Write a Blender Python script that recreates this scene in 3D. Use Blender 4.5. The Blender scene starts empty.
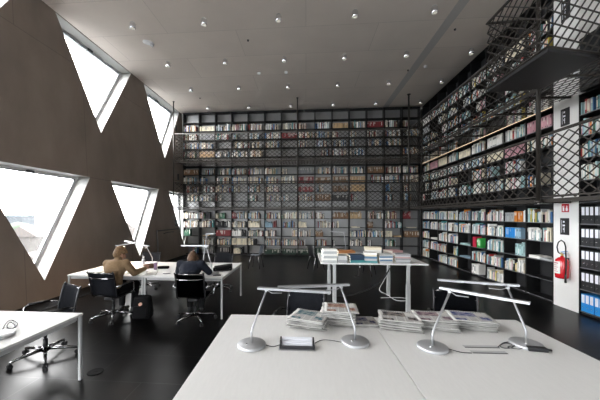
import bpy, bmesh, math, random
from mathutils import Vector, Matrix, Euler
R = math.radians
rnd = random.Random(7)
sc = bpy.context.scene
col = sc.collection
# ------------------------------------------------------------ camera numbers (pixels -> points on real surfaces)
F, PX, PY, H, YAW = 285.0, 284.0, 215.0, 1.84, R(4.4)
CA, SA = math.cos(YAW), math.sin(YAW)
def ray(x, y):
    u = (x-PX)/F; v = (PY-y)/F
    return Vector((u*CA-SA, CA+u*SA, v))
CAM = Vector((0, 0, H))
def onz(x, y, z): d = ray(x, y); return CAM + d*((z-H)/d.z)
def ony(x, y, Y): d = ray(x, y); return CAM + d*(Y/d.y)
def depth_of(p): return -p[0]*SA*1.0*-1*0 + (-p[0]*SA + p[1]*CA)
def proj(p):
    cx = p[0]*CA+p[1]*SA; cy = -p[0]*SA+p[1]*CA
    return PX+F*cx/cy, PY-F*(p[2]-H)/cy, cy
CEIL = 6.67
def wallx(z): return -5.585-0.0515*z

# ------------------------------------------------------------ materials
def mat(name, color=(.5,.5,.5), rough=.5, metal=0.0, emit=None, estr=0, spec=None, coat=0):
    m = bpy.data.materials.new(name); m.use_nodes = True
    b = m.node_tree.nodes['Principled BSDF']
    b.inputs['Base Color'].default_value = (*color, 1); b.inputs['Roughness'].default_value = rough
    b.inputs['Metallic'].default_value = metal
    if spec is not None: b.inputs['Specular IOR Level'].default_value = spec
    if emit: b.inputs['Emission Color'].default_value = (*emit, 1); b.inputs['Emission Strength'].default_value = estr
    if coat: b.inputs['Coat Weight'].default_value = coat
    return m
def N(m, t, **kw):
    n = m.node_tree.nodes.new(t)
    for k, v in kw.items():
        if k in n.inputs: n.inputs[k].default_value = v
        else: setattr(n, k, v)
    return n
def L(m, a, b): m.node_tree.links.new(a, b)
def noisy(m, c1, c2, scale=3.0, detail=6, stretch=(1,1,1), bump=0.0, rough=None):
    b = m.node_tree.nodes['Principled BSDF']
    tc = N(m, 'ShaderNodeTexCoord'); mp = N(m, 'ShaderNodeMapping'); mp.inputs['Scale'].default_value = stretch
    L(m, tc.outputs['Object'], mp.inputs['Vector'])
    no = N(m, 'ShaderNodeTexNoise'); no.inputs['Scale'].default_value = scale; no.inputs['Detail'].default_value = detail
    L(m, mp.outputs[0], no.inputs['Vector'])
    cr = N(m, 'ShaderNodeValToRGB'); cr.color_ramp.elements[0].position = .3; cr.color_ramp.elements[1].position = .72
    cr.color_ramp.elements[0].color = (*c1, 1); cr.color_ramp.elements[1].color = (*c2, 1)
    L(m, no.outputs['Fac'], cr.inputs['Fac']); L(m, cr.outputs['Color'], b.inputs['Base Color'])
    if bump:
        bp = N(m, 'ShaderNodeBump'); bp.inputs['Strength'].default_value = bump; bp.inputs['Distance'].default_value = .01
        L(m, no.outputs['Fac'], bp.inputs['Height']); L(m, bp.outputs[0], b.inputs['Normal'])
    if rough:
        mr = N(m, 'ShaderNodeMapRange'); mr.inputs['To Min'].default_value = rough[0]; mr.inputs['To Max'].default_value = rough[1]
        L(m, no.outputs['Fac'], mr.inputs['Value']); L(m, mr.outputs[0], b.inputs['Roughness'])
    return m, cr, mp
def bricked(m, cr, bw, bh, mortar, depth_col, axes='XY', off=.5, tint=None):
    """panel joints laid over the colour that feeds the shader"""
    b = m.node_tree.nodes['Principled BSDF']
    tc = N(m, 'ShaderNodeTexCoord'); mp = N(m, 'ShaderNodeMapping')
    L(m, tc.outputs['Object'], mp.inputs['Vector'])
    vec = mp.outputs[0]
    if axes == 'YZ':
        s = N(m, 'ShaderNodeSeparateXYZ'); c = N(m, 'ShaderNodeCombineXYZ')
        L(m, vec, s.inputs[0]); L(m, s.outputs['Y'], c.inputs['X']); L(m, s.outputs['Z'], c.inputs['Y']); vec = c.outputs[0]
    br = N(m, 'ShaderNodeTexBrick'); br.offset = off
    br.inputs['Scale'].default_value = 1; br.inputs['Brick Width'].default_value = bw; br.inputs['Row Height'].default_value = bh
    br.inputs['Mortar Size'].default_value = mortar; br.inputs['Mortar Smooth'].default_value = .1
    br.inputs['Color1'].default_value = (1,1,1,1); br.inputs['Color2'].default_value = (tint or .9,)*3+(1,); br.inputs['Mortar'].default_value = (depth_col,)*3+(1,)
    L(m, vec, br.inputs['Vector'])
    mx = N(m, 'ShaderNodeMix', data_type='RGBA', blend_type='MULTIPLY'); mx.inputs['Factor'].default_value = 1
    L(m, cr.outputs['Color'], mx.inputs['A']); L(m, br.outputs['Color'], mx.inputs['B'])
    L(m, mx.outputs['Result'], b.inputs['Base Color'])
    return m
M = {}
m, cr, _ = noisy(mat('ceiling concrete', rough=.75), (.76,.685,.62), (.84,.76,.69), .8, 7, bump=.05)
M['ceiling'] = bricked(m, cr, 3.66, 1.22, .006, .72, 'XY', .5, .93)
m, cr, _ = noisy(mat('wall concrete', rough=.7), (.215,.175,.147), (.285,.233,.197), 1.6, 9, (1,1,.55), bump=.12)
M['wall'] = bricked(m, cr, 3.54, 2.84, .008, .7, 'YZ', .5, .95)
m, cr, _ = noisy(mat('black floor tiles', rough=.25, spec=.11), (.0045,.0043,.0045), (.006,.0058,.006), 1.2, 4, rough=(.26,.31))
M['floor'] = bricked(m, cr, 1.2, .6, .005, 4.5, 'XY', .5, .8)
M['reveal'], _, _ = noisy(mat('pale window reveal', rough=.6), (.36,.355,.34), (.41,.405,.39), 2, 6)
M['plaster'], _, _ = noisy(mat('white plaster', rough=.8), (.78,.765,.745), (.83,.815,.795), 1.5, 5)
M['frame'] = mat('window frame', (.50,.51,.52), .45)
M['shelf'] = mat('anthracite steel', (.010,.0098,.010), .5, .3)
M['edge'] = mat('grey shelf edge', (.20,.20,.21), .4, .4)
M['backdark'] = mat('dark steel back panel', (.03,.03,.032), .45, .3)
M['backpanel'], _, _ = noisy(mat('grey steel back panel', rough=.36, metal=.55), (.26,.26,.26), (.34,.335,.33), .8, 3, (1,1,.3))
M['railing'] = mat('bronze painted steel', (.042,.036,.031), .42, .4)
M['deck'] = mat('dark steel plate', (.018,.018,.020), .5, .4)
M['desk'], _, _ = noisy(mat('white laminate', rough=.55, spec=.3), (.70,.695,.685), (.73,.725,.715), 8, 4, (6,1,1))
M['whitemetal'] = mat('white powder coat', (.47,.475,.48), .4)
M['alu'] = mat('brushed aluminium', (.40,.405,.42), .40, .7)
M['silver'] = mat('satin silver', (.50,.505,.52), .42, .6)
M['chrome'] = mat('chrome', (.80,.80,.82), .10, 1)
M['chairmetal'] = mat('polished chair aluminium', (.26,.26,.27), .2, 1)
M['railblack'] = mat('dark chair frame', (.035,.035,.038), .3, .6)
M['armmetal'] = mat('polished arm', (.50,.50,.52), .2, 1)
M['black'] = mat('black plastic', (.014,.014,.016), .45)
M['blackmat'] = mat('black cloth', (.006,.006,.007), .85, spec=.2)
M['net'], _, _ = noisy(mat('dark grey netting', rough=.8, spec=.2), (.006,.007,.010), (.011,.012,.017), 60, 2)
M['greyshell'] = mat('grey plastic shell', (.30,.33,.38), .4)
M['rubber'] = mat('rubber', (.012,.012,.012), .6)
M['white'] = mat('white plastic', (.82,.82,.82), .4)
M['paper'] = mat('white paper', (.82,.80,.77), .8)
M['label'] = mat('white label', (.78,.78,.84), .6)
M['red'] = mat('red lacquer', (.55,.012,.02), .25, coat=.4)
M['signred'] = mat('sign red', (.50,.02,.035), .5)
M['brass'] = mat('brass', (.7,.5,.15), .3, 1)
M['bluep'] = mat('blue plastic', (.03,.22,.55), .4)
M['binderblue'] = mat('bright blue board', (.02,.27,.72), .5)
M['binderblack'] = mat('black board', (.018,.018,.02), .5)
M['beige'], _, _ = noisy(mat('beige wool', rough=.9), (.19,.122,.064), (.25,.16,.086), 40, 3)
M['navy'], _, _ = noisy(mat('navy knit', rough=.9), (.0022,.0042,.012), (.0036,.0068,.017), 50, 3)
M['trouser'] = mat('black trousers', (.007,.007,.008), .85, spec=.2)
M['skin'] = mat('skin', (.40,.22,.15), .5)
M['hairlight'], _, _ = noisy(mat('light brown hair', rough=.8), (.06,.030,.012), (.24,.14,.062), 30, 4, (4,4,1))
M['hairbrown'], _, _ = noisy(mat('brown hair', rough=.8), (.022,.010,.005), (.13,.062,.028), 30, 4, (4,4,1))
M['eye'] = mat('eye', (.1,.07,.05), .2)
M['purple'] = mat('mauve plastic', (.30,.20,.32), .5)
M['brownbag'] = mat('brown leather', (.14,.075,.04), .6)
M['warm'] = mat('led', (1,.8,.55), .5, emit=(1,.74,.48), estr=.22)
M['darkgrey'] = mat('dark grey', (.05,.05,.055), .5)
M['pageblock'] = mat('page block', (.74,.71,.64), .8)
# book cover takes the colour of its own object
m = mat('book cover', rough=.5); oi = N(m, 'ShaderNodeObjectInfo'); L(m, oi.outputs['Color'], m.node_tree.nodes['Principled BSDF'].inputs['Base Color']); M['cover'] = m
m = mat('book spine band', rough=.5); oi = N(m, 'ShaderNodeObjectInfo')
hs = N(m, 'ShaderNodeMix', data_type='RGBA'); hs.inputs['Factor'].default_value = .7; hs.inputs['B'].default_value = (.85,.82,.75,1)
L(m, oi.outputs['Color'], hs.inputs['A']); L(m, hs.outputs['Result'], m.node_tree.nodes['Principled BSDF'].inputs['Base Color']); M['band'] = m
m = mat('book spine dark band', rough=.5); oi = N(m, 'ShaderNodeObjectInfo')
hs = N(m, 'ShaderNodeMix', data_type='RGBA'); hs.inputs['Factor'].default_value = .75; hs.inputs['B'].default_value = (.03,.04,.06,1)
L(m, oi.outputs['Color'], hs.inputs['A']); L(m, hs.outputs['Result'], m.node_tree.nodes['Principled BSDF'].inputs['Base Color']); M['band_dark'] = m
m = mat('far books', rough=.6); at_ = N(m, 'ShaderNodeAttribute'); at_.attribute_name = 'Col'
L(m, at_.outputs['Color'], m.node_tree.nodes['Principled BSDF'].inputs['Base Color']); M['farbook'] = m
# newspaper front page: columns of grey lines and two coloured picture blocks, laid out in UV
m = mat('newsprint page', rough=.85)
uv = N(m, 'ShaderNodeUVMap'); sp = N(m, 'ShaderNodeSeparateXYZ'); L(m, uv.outputs[0], sp.inputs[0])
def mth(op, a, b=None, c=None):
    n = N(m, 'ShaderNodeMath', operation=op)
    for i, v in enumerate((a, b, c)):
        if v is None: continue
        if isinstance(v, (int, float)): n.inputs[i].default_value = v
        else: L(m, v, n.inputs[i])
    return n.outputs[0]
U, V = sp.outputs['X'], sp.outputs['Y']
lines = mth('GREATER_THAN', mth('FRACT', mth('MULTIPLY', V, 34)), .45)
colsm = mth('GREATER_THAN', mth('FRACT', mth('MULTIPLY', U, 5)), .13)
def rect(u0, u1, v0, v1):
    return mth('MULTIPLY', mth('MULTIPLY', mth('GREATER_THAN', U, u0), mth('LESS_THAN', U, u1)), mth('MULTIPLY', mth('GREATER_THAN', V, v0), mth('LESS_THAN', V, v1)))
body = mth('MULTIPLY', mth('MULTIPLY', lines, colsm), rect(.06,.94,.05,.60))
head = mth('MULTIPLY', rect(.08,.9,.90,.96), mth('GREATER_THAN', mth('FRACT', mth('MULTIPLY', U, 17)), .3))
oi = N(m, 'ShaderNodeObjectInfo')
ns = N(m, 'ShaderNodeTexNoise'); ns.inputs['Scale'].default_value = 9; ns.inputs['Detail'].default_value = 4
L(m, uv.outputs[0], ns.inputs['Vector'])
nr = N(m, 'ShaderNodeValToRGB'); nr.color_ramp.elements[0].position = .44; nr.color_ramp.elements[1].position = .56
nr.color_ramp.elements[0].color = (.012,.012,.016,1); nr.color_ramp.elements[1].color = (.30,.25,.22,1)
L(m, ns.outputs['Fac'], nr.inputs['Fac'])
mxp = N(m, 'ShaderNodeMix', data_type='RGBA'); mxp.inputs['Factor'].default_value = .28; L(m, nr.outputs[0], mxp.inputs['A']); L(m, oi.outputs['Color'], mxp.inputs['B'])
base = N(m, 'ShaderNodeMix', data_type='RGBA'); base.inputs['A'].default_value = (.52,.51,.49,1); base.inputs['B'].default_value = (.27,.265,.26,1); L(m, mth('MAXIMUM', body, 0), base.inputs['Factor'])
b2 = N(m, 'ShaderNodeMix', data_type='RGBA'); L(m, base.outputs['Result'], b2.inputs['A']); b2.inputs['B'].default_value = (.12,.12,.13,1); L(m, head, b2.inputs['Factor'])
b3 = N(m, 'ShaderNodeMix', data_type='RGBA'); L(m, b2.outputs['Result'], b3.inputs['A']); L(m, mxp.outputs['Result'], b3.inputs['B'])
L(m, mth('MAXIMUM', rect(.10,.66,.50,.87), mth('MAXIMUM', rect(.70,.92,.22,.48), rect(.08,.34,.10,.26))), b3.inputs['Factor'])
L(m, b3.outputs['Result'], m.node_tree.nodes['Principled BSDF'].inputs['Base Color']); M['news'] = m
M['newsedge'], _, _ = noisy(mat('newsprint edge', rough=.9), (.10,.098,.095), (.40,.39,.37), 40, 2, (.2,.2,8))
# glass
m = bpy.data.materials.new('window glass'); m.use_nodes = True; nt = m.node_tree; nt.nodes.remove(nt.nodes['Principled BSDF'])
t_ = N(m, 'ShaderNodeBsdfTransparent'); g_ = N(m, 'ShaderNodeBsdfGlossy'); g_.inputs['Roughness'].default_value = .02
lw = N(m, 'ShaderNodeLayerWeight'); lw.inputs['Blend'].default_value = .5; mx = N(m, 'ShaderNodeMixShader')
pw = N(m, 'ShaderNodeMath', operation='POWER'); pw.inputs[1].default_value = 5; L(m, lw.outputs['Facing'], pw.inputs[0])
ml = N(m, 'ShaderNodeMath', operation='MULTIPLY_ADD'); ml.inputs[1].default_value = .35; ml.inputs[2].default_value = .03; L(m, pw.outputs[0], ml.inputs[0])
L(m, ml.outputs[0], mx.inputs[0]); L(m, t_.outputs[0], mx.inputs[1]); L(m, g_.outputs[0], mx.inputs[2]); L(m, mx.outputs[0], nt.nodes['Material Output'].inputs[0]); M['glass'] = m
m = bpy.data.materials.new('clear bottle plastic'); m.use_nodes = True; nt = m.node_tree; nt.nodes.remove(nt.nodes['Principled BSDF'])
t_ = N(m, 'ShaderNodeBsdfTransparent'); t_.inputs['Color'].default_value = (.85,.9,.93,1); g_ = N(m, 'ShaderNodeBsdfGlossy'); g_.inputs['Roughness'].default_value = .08
mx = N(m, 'ShaderNodeMixShader'); mx.inputs[0].default_value = .35
L(m, t_.outputs[0], mx.inputs[1]); L(m, g_.outputs[0], mx.inputs[2]); L(m, mx.outputs[0], nt.nodes['Material Output'].inputs[0]); M['bottle'] = m

# ------------------------------------------------------------ mesh builder
class MB:
    def __init__(s): s.bm = bmesh.new(); s.mi = 0
    def mat(s, i): s.mi = i; return s
    def _v(s, cos, mtx=None): return [s.bm.verts.new((mtx @ Vector(c)) if mtx else c) for c in cos]
    def face(s, vs, smooth=False):
        try:
            f = s.bm.faces.new(vs); f.material_index = s.mi; f.smooth = smooth; return f
        except ValueError: return None
    def box(s, c, d, rot=None, bev=0):
        mtx = Matrix.Translation(c) @ (rot.to_4x4() if rot is not None else Matrix.Identity(4))
        x, y, z = d[0]/2, d[1]/2, d[2]/2
        if bev:
            b = min(bev, x*.45, y*.45, z*.45)
            bm2 = bmesh.new(); bmesh.ops.create_cube(bm2, size=1)
            bmesh.ops.scale(bm2, vec=d, verts=bm2.verts)
            bmesh.ops.bevel(bm2, geom=list(bm2.edges), offset=b, segments=2, affect='EDGES', profile=.5)
            mp = {v: s.bm.verts.new(mtx @ v.co) for v in bm2.verts}
            for f in bm2.faces: s.face([mp[v] for v in f.verts])
            bm2.free(); return s
        v = s._v([(-x,-y,-z),(x,-y,-z),(x,y,-z),(-x,y,-z),(-x,-y,z),(x,-y,z),(x,y,z),(-x,y,z)], mtx)
        for q in ((0,3,2,1),(4,5,6,7),(0,1,5,4),(1,2,6,5),(2,3,7,6),(3,0,4,7)): s.face([v[i] for i in q])
        return s
    def b2(s, lo, hi, bev=0):
        lo, hi = Vector(lo), Vector(hi); return s.box((lo+hi)/2, hi-lo, None, bev)
    def bar(s, p0, p1, w, h, up=(0,0,1)):
        p0, p1 = Vector(p0), Vector(p1); d = (p1-p0); l = d.length
        if l < 1e-6: return s
        d.normalize(); side = d.cross(Vector(up))
        if side.length < 1e-4: side = d.cross(Vector((1,0,0)))
        side.normalize(); u = side.cross(d)
        rot = Matrix((d, side, u)).transposed()
        return s.box((p0+p1)/2, (l, w, h), rot)
    def tube(s, pts, r, n=10, cap=True, radii=None):
        pts = [Vector(p) for p in pts]; rings = []
        ref = None
        for i, p in enumerate(pts):
            d = (pts[min(i+1, len(pts)-1)]-pts[max(i-1, 0)]).normalized()
            if ref is None: ref = d.orthogonal().normalized()
            ref = (ref - d*ref.dot(d))
            ref = ref.normalized() if ref.length > 1e-5 else d.orthogonal().normalized()
            b = d.cross(ref); rr = radii[i] if radii else r
            rings.append([s.bm.verts.new(p+(ref*math.cos(2*math.pi*k/n)+b*math.sin(2*math.pi*k/n))*rr) for k in range(n)])
        for a, b in zip(rings, rings[1:]):
            for k in range(n): s.face([a[k], a[(k+1)%n], b[(k+1)%n], b[k]], True)
        if cap: s.face(rings[0][::-1]); s.face(rings[-1])
        return s
    def cyl(s, p0, p1, r, r1=None, n=16): return s.tube([p0, p1], r, n, True, [r, r if r1 is None else r1])
    def lathe(s, prof, c=(0,0,0), n=24):
        c = Vector(c); rings = []
        for r, z in prof:
            rings.append([s.bm.verts.new(c+Vector((max(r,1e-4)*math.cos(2*math.pi*k/n), max(r,1e-4)*math.sin(2*math.pi*k/n), z))) for k in range(n)])
        for a, b in zip(rings, rings[1:]):
            for k in range(n): s.face([a[k], a[(k+1)%n], b[(k+1)%n], b[k]], True)
        s.face(rings[0][::-1]); s.face(rings[-1]); return s
    def ell(s, c, r, rot=None, n=14):
        bm2 = bmesh.new(); bmesh.ops.create_uvsphere(bm2, u_segments=n, v_segments=max(6, n*2//3), radius=1)
        mtx = Matrix.Translation(c) @ (rot.to_4x4() if rot is not None else Matrix.Identity(4)) @ Matrix.Diagonal((*r, 1))
        mp = {v: s.bm.verts.new(mtx @ v.co) for v in bm2.verts}
        for f in bm2.faces: s.face([mp[v] for v in f.verts], True)
        bm2.free(); return s
    def cap(s, p0, p1, r0, r1):                                  # tapered limb with round ends
        s.tube([p0, p1], r0, 12, True, [r0, r1]); s.ell(p0, (r0,)*3, n=12); s.ell(p1, (r1,)*3, n=12); return s
    def prism(s, poly, vec):
        vec = Vector(vec); a = s._v(poly); b = [s.bm.verts.new(v.co+vec) for v in a]
        s.face(a[::-1]); s.face(b); n = len(a)
        for k in range(n): s.face([a[k], a[(k+1)%n], b[(k+1)%n], b[k]])
        return s
    def mesh(s, name, mats):
        me = bpy.data.meshes.new(name)
        bmesh.ops.recalc_face_normals(s.bm, faces=s.bm.faces)
        s.bm.to_mesh(me); s.bm.free()
        for m_ in (mats if isinstance(mats, (list, tuple)) else [mats]): me.materials.append(m_)
        return me
    def build(s, name, mats, parent=None, loc=None):
        o = bpy.data.objects.new(name, s.mesh(name, mats)); col.objects.link(o)
        if parent is not None: o.parent = parent
        if loc is not None: o.location = loc
        return o
def tag(o, label=None, cat=None, group=None, kind=None):
    if label: o['label'] = label
    if cat: o['category'] = cat
    if group: o['group'] = group
    if kind: o['kind'] = kind
    return o
def thing(name, label, cat, loc=(0,0,0), rz=0, group=None):
    o = bpy.data.objects.new(name, None); o.empty_display_size = .1; col.objects.link(o)
    o.location = loc; o.rotation_euler = (0,0,rz); return tag(o, label, cat, group)
def kids(): 
    d = {}
    for o in bpy.data.objects:
        if o.parent: d.setdefault(o.parent, []).append(o)
    return d
def copy_tree(root, loc, rz, label, group=None):
    km = kids()
    def rec(o, par):
        c = o.copy(); col.objects.link(c); c.parent = par
        for ch in km.get(o, []): rec(ch, c)
        return c
    r = rec(root, None); r.location = loc; r.rotation_euler = (0,0,rz); r['label'] = label
    if group: r['group'] = group
    return r
def struct(name, mb, mats): return tag(mb.build(name, mats), kind='structure')
def sm(o, ang=40):
    for p in o.data.polygons: p.use_smooth = True
    o.data.set_sharp_from_angle(angle=R(ang)); return o
ORD = ['zeroth','first','second','third','fourth','fifth','sixth','seventh','eighth','ninth','tenth','eleventh','twelfth','thirteenth','fourteenth','fifteenth','sixteenth','seventeenth','eighteenth','nineteenth','twentieth','twenty-first','twenty-second','twenty-third','twenty-fourth','twenty-fifth','twenty-sixth']
def dt(z): return (H-z)*F   # helper for depths

# ============================================================ ROOM SHELL
fl = MB(); fl.b2((-6.1,-8.2,-.2), (5.75,13.5,0)); struct('floor', fl, M['floor'])
ce = MB(); ce.b2((-6.5,-8.2,CEIL), (5.75,13.5,CEIL+.3)); struct('ceiling', ce, M['ceiling'])
m_ = MB(); m_.b2((-6.5,13.22,0), (5.75,13.45,CEIL)); struct('wall_back', m_, M['plaster'])
m_ = MB(); m_.b2((5.42,-8.2,0), (5.7,13.22,CEIL)); struct('wall_right', m_, M['plaster'])
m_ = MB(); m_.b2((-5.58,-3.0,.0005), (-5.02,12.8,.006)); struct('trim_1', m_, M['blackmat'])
m_ = MB(); m_.b2((3.43,-8.0,CEIL-.004), (3.67,13.2,CEIL-.0005)); struct('trim_2', m_, mat('darker ceiling strip', (.55,.53,.51), .7))  # slightly darker strip running the length of the ceiling
# left wall: leaning concrete slab pierced by inverted triangles
TH = .42
lower = [(a-1.28, a+1.46, a) for a in (5.72, 9.26, 12.80)]
upper = [(a-1.34, a+1.59, a) for a in (.31, 3.99, 7.67, 11.35)]
FOLD = 2.85; UAP = 4.17; LAP = .43
tris = [[(l,FOLD),(r,FOLD),(a,LAP)] for l,r,a in lower if r < 13.4 or True]
tris += [[(l,CEIL-.02),(r,CEIL-.02),(a,UAP)] for l,r,a in upper]
tris += [[(-7.8,2.75),(1.3,2.75),(1.3,.45),(-7.8,.45)]]  # unseen wide opening behind the camera, added to side-light the pillar and right shelves
Y0, Y1 = -8.2, 13.22
def clip(t):                                                     # cut the last triangle at the back wall
    out = []
    n = len(t)
    for i in range(n):
        p, q = t[i], t[(i+1)%n]
        if p[0] <= Y1-.05: out.append(p)
        if (p[0]-(Y1-.05))*(q[0]-(Y1-.05)) < 0:
            k = ((Y1-.05)-p[0])/(q[0]-p[0]); out.append((Y1-.05, p[1]+(q[1]-p[1])*k))
    return out
tris = [clip(t) for t in tris]
bm = bmesh.new()
def loop(poly):
    vs = [bm.verts.new((0, y, z)) for y, z in poly]
    for i in range(len(vs)): bm.edges.new((vs[i], vs[(i+1)%len(vs)]))
loop([(Y0,-.05),(Y1,-.05),(Y1,CEIL+.02),(Y0,CEIL+.02)])
for t in tris: loop(t)
bmesh.ops.triangle_fill(bm, use_beauty=True, use_dissolve=False, edges=bm.edges)
bad = [f for f in bm.faces if any(all_in for all_in in [False])]
def inside(y, z, t):
    s_ = []
    for i in range(len(t)):
        (x1,y1),(x2,y2) = t[i], t[(i+1)%len(t)]
        s_.append((x2-x1)*(z-y1)-(y2-y1)*(y-x1))
    return all(v > 0 for v in s_) or all(v < 0 for v in s_)
bad = [f for f in bm.faces if any(inside(f.calc_center_median().y, f.calc_center_median().z, t) for t in tris)]
if bad: bmesh.ops.delete(bm, geom=bad, context='FACES_ONLY')
for f in bm.faces: f.material_index = 0
ret = bmesh.ops.extrude_face_region(bm, geom=list(bm.faces))
newv = {g for g in ret['geom'] if isinstance(g, bmesh.types.BMVert)}
for v in bm.verts: v.co.x = wallx(v.co.z) - (TH if v in newv else 0)
bmesh.ops.recalc_face_normals(bm, faces=bm.faces)
for f in bm.faces:
    n = f.normal
    f.material_index = 0 if abs(n.x) > .9 else 1
me = bpy.data.meshes.new('wall_left'); bm.to_mesh(me); bm.free(); me.materials.append(M['wall']); me.materials.append(M['reveal'])
o = bpy.data.objects.new('wall_left', me); col.objects.link(o); tag(o, kind='structure')
# windows: frame following the triangle, or the added side-light opening, + pane
for i, t in enumerate(tris):
    w = bpy.data.objects.new('window_%d' % (i+1), None); w.empty_display_size = .1; col.objects.link(w); tag(w, kind='structure')
    cy = sum(p[0] for p in t)/len(t); cz = sum(p[1] for p in t)/len(t)
    w.location = (0,0,0)
    fm = MB(); fw = .075
    inn = []
    n = len(t)
    # inset polygon
    lines_ = []
    for k in range(n):
        p, q = Vector(t[k]), Vector(t[(k+1)%n]); d = (q-p).normalized(); nr_ = Vector((-d.y, d.x))
        if nr_.dot(Vector((cy,cz))-p) < 0: nr_ = -nr_
        lines_.append((p+nr_*fw, d))
    for k in range(n):
        p, d = lines_[k-1]; q, e = lines_[k]
        den = d.x*e.y-d.y*e.x
        if abs(den) < 1e-6: inn.append(q); continue
        s_ = ((q.x-p.x)*e.y-(q.y-p.y)*e.x)/den; inn.append(p+d*s_)
    def P3(y, z, off): return (wallx(z)-off, y, z)
    for k in range(n):
        k2 = (k+1)%n
        a = [P3(*t[k],.33), P3(*t[k2],.33), P3(*inn[k2],.33), P3(*inn[k],.33)]
        fm.prism(a, (-.075,0,0))
    fo = fm.build('window_frame', M['frame'], w)
    gk = MB()
    for k in range(n): gk.bar(P3(*inn[k],.328), P3(*inn[(k+1)%n],.328), .022, .012, (1,0,0))
    gk.build('gasket', M['darkgrey'], w)
    g = MB(); g.prism([P3(p[0],p[1],.365) for p in inn], (-.012,0,0)); g.build('window_pane', M['glass'], w)
    if cy > 3:                                                    # opener on the head of the frame
        top = max(p[1] for p in t); yl = t[0][0]*.5+t[1][0]*.5
        hm = MB(); hm.box((wallx(top)-.30, yl, top-.05), (.05,.16,.05), None, .008); hm.build('window_opener', M['black'], w)
# rear end of the room behind the camera: wall with one wide window
rm = MB(); rm.b2((-6.4,-8.2,0),(1.1,-8.0,CEIL)); rm.b2((2.7,-8.2,0),(5.42,-8.0,CEIL)); rm.b2((1.1,-8.2,2.7),(2.7,-8.0,CEIL))
struct('wall_rear', rm, M['plaster'])
w = bpy.data.objects.new('window_20', None); col.objects.link(w); tag(w, kind='structure')
g = MB(); g.b2((1.1,-8.12,0.0),(2.7,-8.10,2.7)); g.build('window_pane', M['glass'], w)
# pillar
pm = MB(); pm.b2((5.1,5.755,0),(5.42,6.295,CEIL)); struct('wall_pillar', pm, M['plaster'])

# ============================================================ BOOKCASES
LV = [.06+.405*k for k in range(17)]
STO = [(0,5,0.0,LV[5]-.025),(5,10,LV[5]-.02,LV[10]-.025),(10,16,LV[10]-.02,6.60)]   # first level, end level, bottom, top
def bookcase_proto(w, s, label, bp=None):
    k0, k1, zb, zt = STO[s]
    t = thing('bookcase', label, 'bookcase')
    for x in (0.0, w-.016): MB().b2((x,.0,zb),(x+.016,.31,zt)).build('side_panel', M['shelf'], t)
    MB().b2((.016,.30,zb),(w-.016,.312,zt)).build('back_panel', bp or M['backpanel'], t)
    for k in range(k0, k1):
        sh = MB().b2((.016,.004,LV[k]-.018),(w-.016,.30,LV[k]))
        if bp: sh.mat(1).b2((.016,.0015,LV[k]-.016),(w-.016,.0038,LV[k]-.001))
        sh.build('shelf', [M['shelf'], M['edge']] if bp else M['shelf'], t)
    MB().b2((.016,.004,zt-.02),(w-.016,.30,zt)).build('top_board', M['shelf'], t)
    if s == 0: MB().b2((.016,.03,0),(w-.016,.05,LV[0]-.018)).build('plinth', M['shelf'], t)
    return t
STN = ['ground level','first gallery','top gallery']
BW, RW = .766, .74
BX0 = -5.72
protoB, protoR = {}, {}
for s in range(3):
    for b in range(14):
        lab = 'dark steel bookcase bay on the back wall, %s, %s from left' % (STN[s], ORD[b+1])
        loc = (BX0+BW*b, 12.9, 0)
        if s not in protoB:
            protoB[s] = bookcase_proto(BW-.002, s, lab); protoB[s].location = loc; protoB[s]['group'] = 'bookcases of the back wall'
        else: copy_tree(protoB[s], loc, 0, lab, 'bookcases of the back wall')
    for b in range(9):
        lab = 'black bookcase bay on the right wall, %s, %s left of the pillar' % (STN[s], ORD[b+1])
        loc = (5.1, 6.30+RW*(b+1), 0)
        if s not in protoR:
            protoR[s] = bookcase_proto(RW-.002, s, lab, M['backdark']); protoR[s].location = loc; protoR[s].rotation_euler = (0,0,R(-90)); protoR[s]['group'] = 'bookcases of the right wall'
        else: copy_tree(protoR[s], loc, R(-90), lab, 'bookcases of the right wall')
    if s < 2:
        copy_tree(protoR[s], (5.1, 5.75, 0), R(-90), 'black bookcase bay right of the white pillar, %s' % STN[s], 'bookcases of the right wall')
# above the top gallery the bay right of the pillar is a low dark cabinet under a plain wall
lc = thing('low_cabinet', 'low dark cabinet right of the pillar on the top gallery', 'cabinet', (5.1,5.74,LV[10]+.03), R(-90))
MB().b2((0,.02,0),(.74,.31,.95)).build('carcass', M['shelf'], lc)
MB().b2((-.005,.0,.95),(.745,.312,.98)).build('top_board', M['deck'], lc)
for x in (.01,.375): MB().b2((x,.002,.03),(x+.355,.02,.93)).build('door', M['deck'], lc)

# ---------------------------------------------------------------- books
PAL_R = [('white',(.84,.83,.80),12),('cream',(.72,.67,.56),5),('pale grey',(.45,.46,.46),5),('pale teal',(.40,.58,.58),4),('teal',(.05,.28,.30),2),('pale blue',(.32,.46,.60),3),
         ('blue',(.03,.16,.42),2),('black',(.015,.015,.018),3),('pink',(.60,.32,.36),2),('red',(.42,.03,.03),1),('orange',(.75,.25,.04),1),('green',(.05,.25,.10),1),('yellow',(.65,.50,.08),1),('brown',(.18,.10,.05),1)]
PAL_B = [('cream',(.78,.70,.54),6),('white',(.84,.82,.78),6),('brown',(.20,.11,.055),3),('black',(.015,.015,.018),4),('dark red',(.22,.025,.03),3),('grey',(.25,.25,.26),3),('blue',(.05,.15,.34),2),
         ('pale blue',(.28,.42,.52),2),('green',(.05,.15,.09),1),('tan',(.50,.34,.18),2),('teal',(.05,.24,.25),1)]
CN = {n:c for n,c,_ in PAL_R+PAL_B}
CN['dark green'] = (.012,.035,.022); CN['bright blue'] = (.02,.24,.62); CN['bright red'] = (.55,.02,.06); CN['bright green'] = (.05,.42,.08)
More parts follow.
